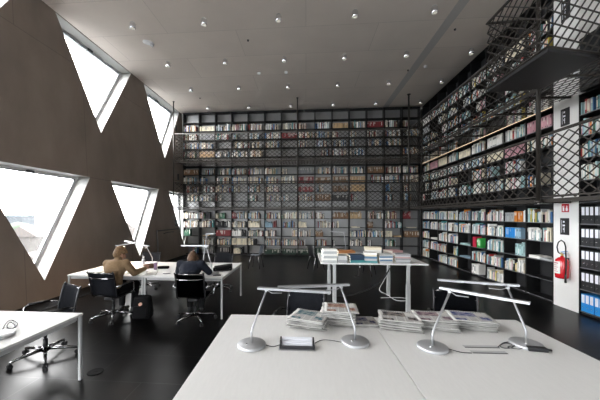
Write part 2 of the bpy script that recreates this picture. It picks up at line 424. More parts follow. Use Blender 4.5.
def pick(p):
    tot = sum(x[2] for x in p); r_ = rnd.random()*tot
    for n, c, w in p:
        r_ -= w
        if r_ <= 0: return n
    return p[0][0]
books = []   # dict: org, ang, s, th, h, d, z, lean, colour, place
def fillrow(wall, b, k, spec):
    """spec: list of (start fraction, end fraction, colour or None, kind)"""
    w = (BW if wall == 'B' else RW)-.04
    if wall == 'B': org = Vector((BX0+BW*b+.02, 12.9, LV[k]+.0008)); ang = 0; a = Vector((1,0,0)); inn_ = Vector((0,1,0))
    else: org = Vector((5.1, 6.30+RW*(b+1)-.02, LV[k]+.0008)); ang = R(-90); a = Vector((0,-1,0)); inn_ = Vector((1,0,0))
    if wall == 'R' and b == -2: org = Vector((5.1, 5.75-.02, LV[k]+.0008))
    idx = 0
    for s0, s1, c, kind in spec:
        s_ = s0*w; e = s1*w
        uh = rnd.uniform(.22,.30); ut = rnd.uniform(.022,.05)
        while s_ < e-.012:
            if kind == 'set': th, h, d = ut, uh, .2
            elif kind == 'thick': th, h, d = rnd.uniform(.04,.07), rnd.uniform(.25,.31), .22
            elif kind == 'flat': th, h, d = min(.24, e-s_), rnd.uniform(.02,.06), .25
            else: th, h, d = rnd.choice((.014,.02,.025,.03,.036,.046)), rnd.gauss(.25,.035), rnd.uniform(.16,.24)
            if kind != 'flat': h = max(.17, min(.335, h))
            if s_+th > e: break
            cn = c if c else pick(PAL_R if wall == 'R' else PAL_B)
            idx += 1
            p = org + a*s_ + inn_*rnd.uniform(.012,.03)
            pr = proj(p+a*th/2+Vector((0,0,h/2)))
            area = 0
            if pr[2] > .3 and -5 < pr[0] < 605 and -5 < pr[1] < 405:
                vd = (p-CAM).normalized()
                area = th*h*abs(vd.dot(inn_))*(F/pr[2])**2
            books.append(dict(p=p, ang=ang, th=th, h=h, d=d, cn=cn, wall=wall, b=b, k=k, idx=idx, area=area, flat=kind == 'flat', a=a, inn=inn_, var=rnd.randrange(4)))
            s_ += th+.0012+(rnd.random() < .04)*rnd.uniform(.01,.05)
    return
f_ = lambda a, b, c=None, kd='mix': (a, b, c, kd)
# ground level, right wall, counted from the pillar; rows from top to bottom
RG = {0:[[f_(0,.97)],[f_(0,.93)],[f_(.05,.5,'white','flat'),f_(.5,.95,'pale grey','flat')],[],[]],
      1:[[f_(0,.45,'pale grey','set'),f_(.45,.85,'orange','set'),f_(.86,.99)],[f_(0,.5,'bright blue','set'),f_(.5,.8,'pale blue','set')],[f_(.5,.95,'pale teal')],[f_(0,.98)],[]],
      2:[[f_(0,.98)],[f_(0,.96)],[f_(0,.97)],[f_(0,.9)],[f_(0,.97)]],
      3:[[f_(0,.95)],[f_(0,.98)],[f_(.05,.35,'bright red','thick'),f_(.35,.65,'bright green','thick')],[f_(0,.97)],[f_(.0,.5,'white','thick')]],
      4:[[f_(0,.9)],[f_(0,.97)],[f_(.1,.9,'pale teal','flat')],[f_(.05,.95,'pale blue','flat')],[]],
      5:[[f_(0,.97)],[f_(0,.97)],[f_(0,.95)],[f_(.5,.97)],[f_(0,.97)]],
      6:[[f_(0,.97)],[f_(0,.97)],[f_(0,.97)],[f_(0,.95)],[f_(0,.9)]],
      7:[[f_(0,.97)],[f_(0,.97)],[f_(.1,.8,'white','flat')],[f_(0,.97)],[]],
      8:[[f_(0,.97)],[f_(0,.97)],[f_(0,.97)],[f_(0,.97)],[f_(0,.97)]]}
for b, rows in RG.items():
    for r_, spec in enumerate(rows): fillrow('R', b, 4-r_, spec)
# ground level, back wall, from left
B_ = 'set'
BG = [[[f_(0,.97)],[f_(0,.97)],[f_(0,.45,'green')],[],[f_(.6,.9)]],
      [[f_(0,.35),f_(.4,.7,'black')],[f_(0,.9)],[f_(.2,.6,'tan','flat')],[f_(.2,.95)],[f_(.2,.9,'grey')]],
      [[f_(0,.2),f_(.25,.6,'green')],[f_(0,.8,'black'),f_(.8,.98)],[f_(0,.98,'dark red',B_)],[f_(.1,.95)],[f_(.1,.9,'black',B_)]],
      [[f_(0,.3,'dark red'),f_(.3,.95)],[f_(.0,.8),f_(.8,.95,'black')],[f_(0,.6,'white'),f_(.62,.85,'black')],[f_(0,.95,'cream',B_)],[f_(.1,.55,'cream'),f_(.55,.75,'black')]],
      [[f_(0,.75)],[f_(0,.75,'cream')],[f_(0,.97)],[f_(0,.4),f_(.42,.55,'black')],[]],
      [[f_(0,.97)],[f_(0,.5,'pale blue'),f_(.55,.75,'dark red')],[f_(0,.7)],[f_(0,.97)],[f_(0,.98,'dark green',B_)]],
      [[f_(0,.97)],[f_(.1,.97)],[f_(.65,.98)],[f_(0,.97)],[f_(0,.98,'dark green',B_)]],
      [[f_(0,.97)],[f_(0,.55,'cream')],[f_(0,.75)],[f_(0,.45)],[f_(0,.98,'dark green',B_)]],
      [[f_(0,.55)],[f_(0,.97)],[f_(0,.5,'brown')],[f_(0,.7)],[f_(0,.9,'dark green',B_)]],
      [[f_(0,.97,'brown')],[f_(0,.4)],[],[f_(0,.2)],[f_(0,.7,'dark green',B_)]],
      [[f_(0,.7,'tan')],[f_(.1,.6,'cream','flat')],[f_(0,.97)],[f_(0,.75)],[]],
      [[f_(0,.97)],[f_(0,.35,'brown')],[f_(0,.97)],[f_(0,.3)],[]],
      [[f_(0,.7)],[f_(0,.97)],[f_(0,.45,'cream',B_),f_(.55,.95,'tan','flat')],[f_(0,.7)],[]],
      [[f_(0,.5,'dark red')],[f_(.3,.8,'cream','flat')],[f_(.1,.97,'brown',B_)],[],[]]]
for b, rows in enumerate(BG):
    for r_, spec in enumerate(rows): fillrow('B', b, 4-r_, spec)
# galleries: rows from the bottom of each storey up; fill and colour bias per bay
def rand_spec(wall):
    q = rnd.random()
    if q < .12: return []
    if q < .30: return [f_(0, rnd.uniform(.3,.6))]
    if q < .42: return [f_(0,.97, rnd.choice(('white','cream','black','pale grey') if wall == 'R' else ('brown','dark red','black','cream','grey','tan')), 'set')]
    if q < .55: return [f_(rnd.uniform(.1,.4), .96)]
    return [f_(0, rnd.uniform(.75,.97))]
reds = {(7,8):'dark red',(8,8):'brown',(9,8):'brown',(10,8):'tan',(9,7):'brown',(10,7):'tan',(7,7):'dark red',(8,6):'brown'}
for b in range(14):
    for k in range(5, 16):
        if k == 15: continue                                     # the topmost row under the ceiling stands empty
        if k == 10: continue
        spec = rand_spec('B')
        if k in (9, 8, 14, 13) and not spec: spec = [f_(0,.9)]
        if k in (7,6) and 8 <= b: spec = spec if rnd.random() < .5 else [f_(.1,.5)]
        if k == 5: spec = []
        if k == 11 and b > 2 and rnd.random() < .6: spec = []
        if (b, k) in reds: spec = [f_(0,.95, reds[(b,k)], 'set')]
        fillrow('B', b, k, spec)
for b in range(9):
    for k in range(5, 16):
        if k in (15,): continue
        spec = rand_spec('R')
        if k in (9, 8, 14): spec = [f_(0,.96)] if rnd.random() < .8 else [f_(0,.95, rnd.choice(('white','cream','pink')), 'set')]
        if k == 5: spec = [f_(.05,.5,None,'flat')] if rnd.random() < .3 else []
        fillrow('R', b, k, spec)
for k in (6,7,8,9): fillrow('R', -2, k, [f_(0,.9)])
for i_, b_ in enumerate(books): pass
# unit meshes for a standing book (spine at y=0, one unit in each direction)
def unit_book(var):
    q = MB(); t = .07
    q.mat(0); q.b2((0,0,0),(t,1,1)); q.b2((1-t,0,0),(1,1,1)); q.b2((t,0,0),(1-t,.045,1))
    q.mat(1); q.b2((t,.045,.015),(1-t,.975,.985))
    if var == 1: q.mat(2); q.b2((.08,-.004,.60),(.92,.0,.88))
    if var == 2: q.mat(3); q.b2((.08,-.004,.70),(.92,.0,.92)); q.b2((.1,-.004,.06),(.9,.0,.16))
    if var == 3: q.mat(2); q.b2((.2,-.004,.25),(.8,.0,.86)); q.mat(3); q.b2((.1,-.004,.05),(.9,0,.14))
    return q.mesh('book', [M['cover'], M['pageblock'], M['band'], M['band_dark']])
UB = [unit_book(v) for v in range(4)]
N_TABLE = 43
order = sorted(range(len(books)), key=lambda i: -books[i]['area'])
single = set(order[:300-N_TABLE-2])
ROWN = ['bottom','second lowest','middle','second highest','top']
lab_used = {}
for i in sorted(single):
    q = books[i]
    o = bpy.data.objects.new('book', UB[q['var'] if not q['flat'] else 0]); col.objects.link(o)
    if q['flat']:                                                # lying, spine to the room
        o.location = q['p'] + q['a']*0 + Vector((0,0,q['h'])); o.rotation_euler = (0, R(90), 0)
        mtx = Matrix.Translation(q['p']+Vector((0,0,q['h']))) @ Matrix.Rotation(q['ang'], 4, 'Z') @ Matrix.Rotation(R(90), 4, 'Y') @ Matrix.Diagonal((q['h'], q['d'], q['th'], 1))
        o.matrix_world = mtx
    else:
        o.location = q['p']; o.rotation_euler = (0,0,q['ang']); o.scale = (q['th'], q['d'], q['h'])
    v = rnd.uniform(.85,1.12); c = CN[q['cn']]; o.color = (min(c[0]*v,1), min(c[1]*v,1), min(c[2]*v,1), 1)
    wh = '%s bay from pillar' % ORD[q['b']+1] if q['b'] >= 0 else 'bay right of pillar'
    s = 0 if q['k'] < 5 else 1 if q['k'] < 10 else 2
    rw = ORD[q['k']-(0,5,10)[s]+1]+' shelf'
    if q['wall'] == 'B': wh = 'back wall bay %s' % ORD[q['b']+1]
    lvl = ['ground level','lower gallery','top gallery'][s]
    tag(o, '%s %s, %s from left, %s up, %s, %s' % (q['cn'], 'flat book' if q['flat'] else 'book', ORD[q['idx']], rw, lvl, wh), 'book', 'single books on the wall shelves')
# all remaining, smaller books as one mass
verts, faces, cols = [], [], []
for i, q in enumerate(books):
    if i in single: continue
    v = rnd.uniform(.8,1.15); c = tuple(min(x*v,1) for x in CN[q['cn']])
    p, a, n_ = q['p'], q['a'], q['inn']; b0 = len(verts)
    for z in (0, q['h']):
        for (ss, dd) in ((0,0),(q['th'],0),(q['th'],q['d']),(0,q['d'])): verts.append(p+a*ss+n_*dd+Vector((0,0,z)))
    for fq in ((0,3,2,1),(4,5,6,7),(0,1,5,4),(1,2,6,5),(2,3,7,6),(3,0,4,7)):
        faces.append([b0+x for x in fq]); cols.append((.70,.67,.6) if fq == (4,5,6,7) and not q['flat'] else c)
    if q['var'] in (1,3) and not q['flat'] and q['th'] > .018:
        b0 = len(verts); lo = .6 if q['var'] == 1 else .3
        for (ss, zz) in ((.12,lo),(.88,lo),(.88,.88),(.12,.88)): verts.append(p+a*ss*q['th']-n_*.001+Vector((0,0,zz*q['h'])))
        faces.append([b0,b0+1,b0+2,b0+3]); cols.append(tuple(.4*x+.6*y for x, y in zip(c, (.75,.72,.66) if sum(c) < 1 else (.1,.11,.14))))
me = bpy.data.meshes.new('shelved_books'); me.from_pydata(verts, [], faces)
ca = me.color_attributes.new('Col', 'FLOAT_COLOR', 'CORNER'); li = 0
for f, c in zip(me.polygons, cols):
    for _ in range(f.loop_total): ca.data[li].color = (*c, 1); li += 1
me.materials.append(M['farbook'])
o = bpy.data.objects.new('shelved_books', me); col.objects.link(o)
tag(o, 'mass of smaller, farther books filling the shelves of both walls', 'books', kind='stuff')

# ---------------------------------------------------------------- binders right of the pillar
def binder(c, mt):
    t = thing('binder', 'x', 'binder')
    MB().box((.038,.14,.16),(.076,.28,.32)).build('cover', mt, t)
    MB().b2((.010,-.0015,.155),(.066,0,.305)).build('spine_label', M['label'], t)
    rg = MB(); rg.tube([(.038+.011*math.cos(x),-.001,.075+.011*math.sin(x)) for x in [k*math.pi/6 for k in range(13)]], .0025, 6, False); rg.build('finger_ring', M['chrome'], t)
    return t
PB, PU = None, None
for k in range(4, -1, -1):
    for j in range(7):
        loc = (5.1+.02, 5.75-.022-j*.079-(.0 if j < 3 else .012), LV[k]+.0005)
        rown = ['lowest','second lowest','middle','second highest','top'][k]
        blue = k == 0
        lab = '%s ring binder, %s from the pillar on the %s shelf of binders' % ('blue' if blue else 'black', ORD[j+1], rown)
        grp = 'blue binders' if blue else 'black binders'
        src = PU if blue else PB
        if src is None:
            src = binder(0, M['binderblue'] if blue else M['binderblack'])
            src.location = loc; src.rotation_euler = (0,0,R(-90)); src['label'] = lab; src['group'] = grp
            if blue: PU = src
            else: PB = src
        else: copy_tree(src, loc, R(-90), lab, grp)

# ============================================================ GALLERIES
def lattice(mb, o, a, u, ln, hh, cw, ch, w, d, nrm, s1=None):
    """diamond mesh in the plane o + a*x + u*z, 0..ln by 0..hh"""
    o, a, u = Vector(o), Vector(a), Vector(u); g = ch/cw
    slopes = (g, -g) if s1 is None else s1
    for sl in slopes:
        step = ch/abs(sl)
        k = -int(abs(hh/sl)/step)-2
        while k*step < ln+abs(hh/sl)+step:
            x0 = k*step; k += 1
            # line z = sl*(x-x0)
            zs = []
            xa, xb = (x0, x0+hh/sl) if sl > 0 else (x0+hh/sl, x0)
            xa2, xb2 = max(0, xa), min(ln, xb)
            if xb2-xa2 < .01: continue
            mb.bar(o+a*xa2+u*(sl*(xa2-x0)), o+a*xb2+u*(sl*(xb2-x0)), w, d, nrm)
def gallery(zd, zt, label):
    t = thing('gallery', label, 'gallery', (0,0,0), 0)
    XG, YG = 4.17, 11.8
    XL, YN = -5.60, 3.2
    fh = .10
    # grating decks
    dk = MB(); lattice(dk, (XL,YG+.03,zd), (1,0,0), (0,1,0), XG-XL+.9, 12.87-YG-.03, .26, .12, .014, .010, (0,0,1)); dk.build('deck', M['railing'], t)
    dk = MB(); lattice(dk, (XG+.03,YN,zd), (0,1,0), (1,0,0), YG-YN, 5.07-XG-.03, .26, .12, .014, .010, (0,0,1))
    for y in [YN+.9*i for i in range(10)]: dk.b2((XG+.02,y-.02,zd-.03),(5.08,y+.02,zd+.01))
    dk.build('deck', M['railing'], t)
    # edge beams
    e = MB(); e.b2((XL,YG-.015,zd-.04),(XG+.015,YG+.02,zd+.02)); e.build('edge_beam', M['railing'], t)
    e = MB(); e.b2((XG-.015,YN,zd-.04),(XG+.02,YG-.016,zd+.02)); e.build('edge_beam', M['railing'], t)
    # mesh panels
    r_ = MB(); lattice(r_, (XL,YG,zd+.03), (1,0,0), (0,0,1), XG-XL, zt-zd-.07, .20, .155, .018, .010, (0,1,0)); r_.build('mesh_panel', M['railing'], t)
    if zd < 3:
        r_ = MB(); lattice(r_, (XG,YG,zd+.03), (0,-1,0), (0,0,1), YG-YN, zt-zd-.07, .22, .165, .016, .012, (1,0,0)); r_.build('mesh_panel', M['railing'], t)
    else:
        r_ = MB(); lattice(r_, (XG,YG,zd+.03), (0,-1,0), (0,0,1), YG-5.42, zt-zd-.07, .22, .165, .016, .012, (1,0,0)); r_.build('mesh_panel', M['railing'], t)
    hr = MB(); hr.tube([(XL,YG,zt),(XG,YG,zt),(XG,YN if zd < 3 else 5.42,zt)], .026, 10); hr.build('handrail', M['railing'], t)
    hr = MB(); hr.tube([(XL,YG,zd+.06),(XG,YG,zd+.06),(XG,YN if zd < 3 else 5.42,zd+.06)], .018, 8); hr.build('bottom_rail', M['railing'], t)
    return t
gallery(2.10, 3.24, 'lower steel gallery with diamond mesh railing along back and right walls')
ug = gallery(4.12, 5.30, 'upper steel gallery with diamond mesh railing under the ceiling')
# balcony projecting from the upper gallery
bc = thing('balcony', 'solid dark steel balcony projecting from the upper gallery at top right', 'balcony', (0,0,0))
BA, BB, BC_, BD = (3.27,5.42), (3.27,4.13), (4.13,4.36), (4.13,5.36)
MB().prism([(*BA,4.06),(*BB,4.06),(*BC_,4.06),(*BD,4.06)], (0,0,.06)).build('floor_plate', M['deck'], bc)
q = MB(); lattice(q, (*BA,4.13), (0,-1,0), (0,0,1), BA[1]-BB[1], 1.14, .22, .165, .017, .012, (1,0,0)); q.build('mesh_panel', M['railing'], bc)
av = Vector((BC_[0]-BB[0], BC_[1]-BB[1], 0)); al = av.length; av.normalize()
q = MB(); lattice(q, (*BB,4.13), av, (0,0,1), al+.25, 1.6, .22, .165, .017, .012, av.cross(Vector((0,0,1))), (-.10, 1.35)); q.build('mesh_panel', M['railing'], bc)
av2 = Vector((BD[0]-BA[0], BD[1]-BA[1], 0)); al2 = av2.length; av2.normalize()
q = MB(); lattice(q, (*BA,4.13), av2, (0,0,1), al2, 1.14, .22, .165, .017, .012, av2.cross(Vector((0,0,1)))); q.build('mesh_panel', M['railing'], bc)
q = MB(); q.tube([(*BD,5.30),(*BA,5.30),(*BB,5.30),(*BC_,5.30)], .026, 10); q.build('handrail', M['railing'], bc)
q = MB(); q.tube([(*BD,4.125),(*BA,4.125),(*BB,4.125),(*BC_,4.125)], .02, 8); q.build('edge_rail', M['railing'], bc)
# hanger rods
for x, y, z0, z1, lab in ((-5.62,11.74,1.99,CEIL,'slim dark hanger rod at the left end of the galleries'),(-.35,11.74,1.99,CEIL,'slim dark hanger rod in the middle of the back galleries'),
                     (4.10,11.74,1.99,CEIL,'dark hanger rod in the back right corner of the galleries'),(4.09,5.36,2.05,CEIL,'dark steel post below the projecting balcony')):
    r0 = .022 if x < 4 else .035
    t = thing('hanger_rod', lab, 'rod', (x,y,z0), 0, 'gallery hanger rods')
    q = MB(); q.cyl((0,0,0),(0,0,z1-z0),r0,n=10); q.build('rod', M['railing'], t)
    q = MB(); q.cyl((0,0,z1-z0-.02),(0,0,z1-z0),r0*2,n=12); q.build('ceiling_plate', M['railing'], t)
    q = MB(); q.cyl((0,0,0),(0,0,.05),r0*1.6,n=10); q.build('clamp', M['railing'], t)
# warm light strips along the right wall under the bookcases of each gallery
for z, lab in ((4.075,'thin warm light strip along the top of the first gallery shelves'),):
    t = thing('light_strip', lab, 'lamp', (5.085,0,z))
    MB().b2((-.012,6.3,-.008),(.008,12.85,.012)).build('housing', M['shelf'], t)
    MB().b2((-.020,6.3,-.006),(-.0125,12.85,.006)).build('diffuser', M['warm'], t)

# ============================================================ CEILING FITTINGS
def make_spot():
    t = thing('ceiling_spotlight', 'x', 'spotlight')
    q = MB(); q.lathe([(.055,-.018),(.055,0)]); q.build('mount', M['silver'], t)
    q = MB(); q.lathe([(.062,-.15),(.072,-.14),(.072,-.03),(.065,-.018)]); q.build('housing', M['chrome'], t)
    q = MB(); q.lathe([(.052,-.153),(.055,-.1505)]); q.build('lens', mat('spot lens', (.9,.9,.85), .2, emit=(1,.9,.75), estr=.06), t)
    return t
sp_ = make_spot(); first = True
rown = ['nearest the camera','second from the camera','third from the camera','nearest the back wall']
for r_, y in enumerate((6.85,8.69,10.51,12.37)):
    for c_, x in enumerate((-4.34,-2.50,-.66,1.16,2.97,4.82)):
        if c_ == 5 and r_ == 0: continue
        if c_ == 5: x = 4.80
        lab = 'small chrome ceiling spotlight, %s from left in the row %s' % (ORD[c_+1], rown[r_])
        if first: sp_.location = (x,y,CEIL); sp_['label'] = lab; sp_['group'] = 'ceiling spotlights'; first = False
        else: copy_tree(sp_, (x,y,CEIL), 0, lab, 'ceiling spotlights')
for px, py, lab in ((259,73,'small white smoke detector left of centre on the ceiling'),(286,72,'small white smoke detector at the ceiling centre'),(425.6,66,'small white smoke detector at the right of the ceiling')):
    p = onz(px, py, CEIL)
    t = thing('smoke_detector', lab, 'smoke detector', p, 0, 'smoke detectors')
    q = MB(); q.lathe([(.02,-.05),(.045,-.045),(.05,-.02)]); q.build('sensor', M['white'], t)
    q = MB(); q.lathe([(.055,-.02),(.058,0)]); q.build('base', M['white'], t)
for px, py, lab in ((248,40,'tiny dark sprinkler head in the middle of the ceiling'),(408,70,'tiny dark sprinkler head toward the right of the ceiling'),(455,29,'tiny dark sprinkler head near the upper gallery'),(200,98,'tiny dark sprinkler head near the back left of the ceiling')):
    p = onz(px, py, CEIL+.001); q = MB(); q.lathe([(.022,-.035),(.012,-.03),(.012,-.012),(.03,-.01),(.03,0)], n=12); tag(q.build('ceiling_sprinkler', M['black'], None, p), lab, 'sprinkler', 'sprinkler heads')
p = onz(148,42,CEIL)
t = thing('ceiling_emergency_light', 'oval white emergency light on the ceiling by the first tall window', 'lamp', p, R(35))
q = MB(); q.lathe([(.06,-.05),(.10,-.03),(.10,0)], n=20); 
for v in q.bm.verts: v.co.x *= 1.35
q.build('body', M['white'], t)
q = MB(); q.box((.10,0,-.045),(.09,.10,.07),Euler((0,R(25),0)).to_matrix(),.01); q.build('lamp_head', M['silver'], t)

# ============================================================ PILLAR: signs, extinguisher
def on_pillar(px, py): d = ray(px, py); return CAM + d*(5.1/d.x)
def text_obj(txt, size, name, mt, parent, loc, rot):
    cu = bpy.data.curves.new(name, 'FONT'); cu.body = txt; cu.size = size; cu.align_x = 'CENTER'; cu.align_y = 'CENTER'; cu.extrude = .0008
    o = bpy.data.objects.new(name+'_tmp', cu); col.objects.link(o)
    dg = bpy.context.evaluated_depsgraph_get(); me = bpy.data.meshes.new_from_object(o.evaluated_get(dg)); bpy.data.objects.remove(o)
    me.materials.clear(); me.materials.append(mt)
    o = bpy.data.objects.new(name, me); col.objects.link(o); o.parent = parent; o.location = loc; o.rotation_euler = rot; return o
p = on_pillar(565.5, 208)
t = thing('fire_sign', 'square red fire equipment sign with white symbols on the pillar', 'sign', (5.099, p.y, p.z), R(-90))
MB().box((0,-.003,0),(.155,.006,.165)).build('plate', M['signred'], t)
q = MB()
q.box((-.035,-.0072,-.025),(.034,.002,.07)); q.box((-.035,-.0072,.022),(.022,.002,.018)); q.box((-.025,-.0072,.04),(.04,.002,.009)); q.box((-.052,-.0072,.028),(.008,.002,.03))
q.build('extinguisher_symbol', M['white'], t)
q = MB(); q.prism([(.015,-.0065,-.06),(.055,-.0065,-.06),(.060,-.0065,-.02),(.048,-.0065,.005),(.05,-.0065,.03),(.034,-.0065,.055),(.024,-.0065,.015),(.012,-.0065,-.015)], (0,-.002,0)); q.build('flame_symbol', M['white'], t)
def floor_sign(px, py, h, lab, w=.19):
    p = on_pillar(px, py)
    t = thing('shelf_sign', lab, 'sign', (5.099,p.y,p.z), R(-90), 'black shelf signs on the pillar')
    MB().box((0,-.006,0),(w,.012,h),None,.003).build('plate', M['black'], t)
    q = MB(); x0 = -w*.22
    for i, (dx, wd) in enumerate(((0,.035),(0,.05),(0,.03))): q.box((x0+.10*0+.03+i*.0,-.0125,h*.28-i*h*.22),(wd,.001,h*.10))
    q.b2((-w*.32,-.013,-h*.38),(-w*.28,-.012,h*.38)); q.b2((-w*.05,-.013,-h*.36),(w*.02,-.012,-h*.05))
    q.build('lettering', M['label'], t)
    return t
floor_sign(565, 226.5, .33, 'black shelf sign on the pillar below the red sign')
floor_sign(565.5, 117, .34, 'black shelf sign on the pillar at first gallery height')
floor_sign(566, 10, .40, 'black shelf sign on the pillar behind the balcony mesh')
EX = 5.1-.11
d = ray(562, 266); p = CAM+d*(EX/d.x)
t = thing('fire_extinguisher', 'red fire extinguisher with black hose hung on the white pillar', 'fire extinguisher', (EX, p.y, p.z-.24), R(-90))
q = MB(); q.lathe([(.075,0),(.098,.012),(.105,.05),(.105,.32),(.095,.365),(.06,.40),(.024,.415),(.024,.44)], n=28); q.build('cylinder', M['red'], t)
q = MB(); 
for k, (a0, z0, z1) in enumerate(((-1.0,.10,.33),)):
    segs = 10
    vs = []
    for j in range(segs+1):
        an = R(-150)+R(95)*j/segs
        vs.append([q.bm.verts.new((.1058*math.cos(an), .1058*math.sin(an), z)) for z in (z0, z1)])
    for a_, b_ in zip(vs, vs[1:]): q.face([a_[0], b_[0], b_[1], a_[1]], True)
lb = q.build('label', M['paper'], t)
q = MB()
for j in range(5):
    an0, an1 = R(-143), R(-72-8*(j%2))
    pts = [(.1065*math.cos(an0+(an1-an0)*k/6), .1065*math.sin(an0+(an1-an0)*k/6), .30-.04*j) for k in range(7)]
    q.tube(pts, .005 if j else .009, 6)
q.build('label_print', M['signred'], lb)
q = MB(); q.cyl((0,0,.43),(0,0,.50),.018); q.box((.0,0,.475),(.05,.03,.03),None,.005); q.build('valve', M['brass'], t)
q = MB(); q.box((.05,0,.525),(.13,.022,.014),Euler((0,R(-12),0)).to_matrix(),.004); q.box((.045,0,.49),(.11,.02,.012),None,.003); q.build('lever', M['bluep'], t)
q = MB(); hp = [(-.02,0,.47),(-.06,-.02,.50),(-.075,-.03,.60),(-.045,-.03,.70),(.02,-.03,.745),(.085,-.03,.71),(.115,-.03,.62),(.115,-.03,.5),(.125,-.03,.30),(.125,-.04,.10)]
q.tube(hp, .011, 8); q.build('hose', M['rubber'], t)
q = MB(); q.cyl((.125,-.04,.10),(.122,-.04,-.06),.014,.018); q.build('nozzle', M['black'], t)
q = MB(); q.box((0,.107,.25),(.06,.004,.30)); q.tube([(.106*math.cos(R(x)),.106*math.sin(R(x)),.28) for x in range(0,181,15)], .004, 6); q.build('wall_bracket', M['black'], t)
# low hatch in the concrete wall and small dark signs at the wall's end
yh0, yh1, zh = 10.37, 12.1, 1.22
t = thing('wall_hatch', 'low concrete coloured wall hatch with silver edge between the last windows', 'hatch', (0,0,0))
q = MB(); q.prism([(wallx(.02)+.002,yh0,.02),(wallx(.02)+.002,yh1,.02),(wallx(zh)+.002,yh1,zh),(wallx(zh)+.002,yh0,zh)], (.03,0,0)); q.build('panel', M['wall'], t)
q = MB(); q.prism([(wallx(.01)+.03,yh0-.05,.01),(wallx(.01)+.03,yh0,.01),(wallx(zh)+.03,yh0,zh+.03),(wallx(zh)+.03,yh0-.05,zh+.03)], (.035,0,0)); q.build('edge_profile', M['alu'], t)
q = MB(); q.b2((wallx(zh)+.005,yh0,zh),(wallx(zh)+.06,yh1,zh+.035)); q.build('top_profile', M['black'], t)
q = MB(); q.tube([(wallx(1.1)+.035,10.85,1.10),(wallx(1.1)+.10,10.9,1.13),(wallx(1.1)+.10,11.6,1.15),(wallx(1.1)+.035,11.65,1.10)], .014, 8); q.build('handle', M['black'], t)
for px, py, lab in ((175.5,223,'small dark plate on the left wall at ground level'),(178,177,'small dark plate on the left wall at first gallery level'),(177.5,129.5,'small dark plate on the left wall at top gallery level')):
    d = ray(px, py); k = (-5.585-.0515*H)/(d.x+.0515*d.z); p = CAM+d*k
    y = min(p.y, 12.5); z = p.z
    tag(MB().box((wallx(z)+.012,y,z),(.02,.16,.28),None,.004).build('wall_plate', M['black']), lab, 'plate', 'dark plates by the bookcase end')

# ============================================================ DESKS
DZ = .74
def desk(w, d, label, z=DZ, group=None, splits=True):
    t = thing('desk', label, 'desk', (0,0,0), 0, group)
    q = MB(); q.box((0,0,z-.0125),(w,d,.025),None,.003); q.build('tabletop', M['desk'], t)
    f = MB()
    for y in (-d/2+.05, d/2-.05): f.box((0,y,z-.025-.025),(w-.10,.04,.05))
    for x in (-w/2+.05, w/2-.05): f.box((x,0,z-.025-.025),(.04,d-.14,.05))
    f.build('frame', M['whitemetal'], t)
    for sx in (-1,1):
        for sy in (-1,1): MB().box((sx*(w/2-.02),sy*(d/2-.02),(z-.025)/2),(.03,.03,z-.025),None,.003).build('leg', M['whitemetal'], t)
    return t
FT = R(1.2)
cs, sn = math.cos(FT), math.sin(FT)
W1 = 1.505; FY = 3.13-.77
t1 = desk(W1, 1.55, 'white double desk at the front left, with the black power unit', DZ, 'white double desks'); t1.location = (.70-W1/2*cs-.003, FY-W1/2*sn, 0); t1.rotation_euler = (0,0,FT)
copy_tree(t1, (.70+W1/2*cs+.003, FY+W1/2*sn, 0), FT, 'white double desk at the front right, nearest the pillar')
copy_tree(t1, (-2.495-W1/2, 3.02-.775, 0), 0, 'white desk corner at the lower left edge with a cable tangle')
MX0, MX1 = -1.465, -4.385; mw = 1.455
t3 = desk(mw, 1.52, 'white double desk where the person in navy sits', DZ, 'white double desks'); t3.location = (MX0-mw/2, 4.92+.76, 0)
copy_tree(t3, (MX0-mw*1.5-.004, 4.92+.76, 0), 0, 'white double desk where the person in the beige jacket sits')
# standing display table
TZ = .955
t = thing('display_table', 'tall white table covered with book stacks in mid room', 'table', (1.235, 6.02, 0))
tw, td = 1.93, 1.42
MB().box((0,0,TZ-.0125),(tw,td,.025),None,.003).build('tabletop', M['desk'], t)
q = MB(); q.box((0,0,TZ-.055),(1.40,.06,.05)); 
for x in (-.72,.65): q.box((x,0,TZ-.04),(.06,td-.12,.03))
q.build('frame', M['whitemetal'], t)
for x in (-.70,.645):
    for y in (-.60,.66):
        lg = MB().box((x,y,.28),(.07,.07,.56),None,.004).build('leg', M['whitemetal'], t)
        MB().box((x,y,.74),(.055,.055,.38),None,.003).build('telescopic_tube', M['whitemetal'], lg)

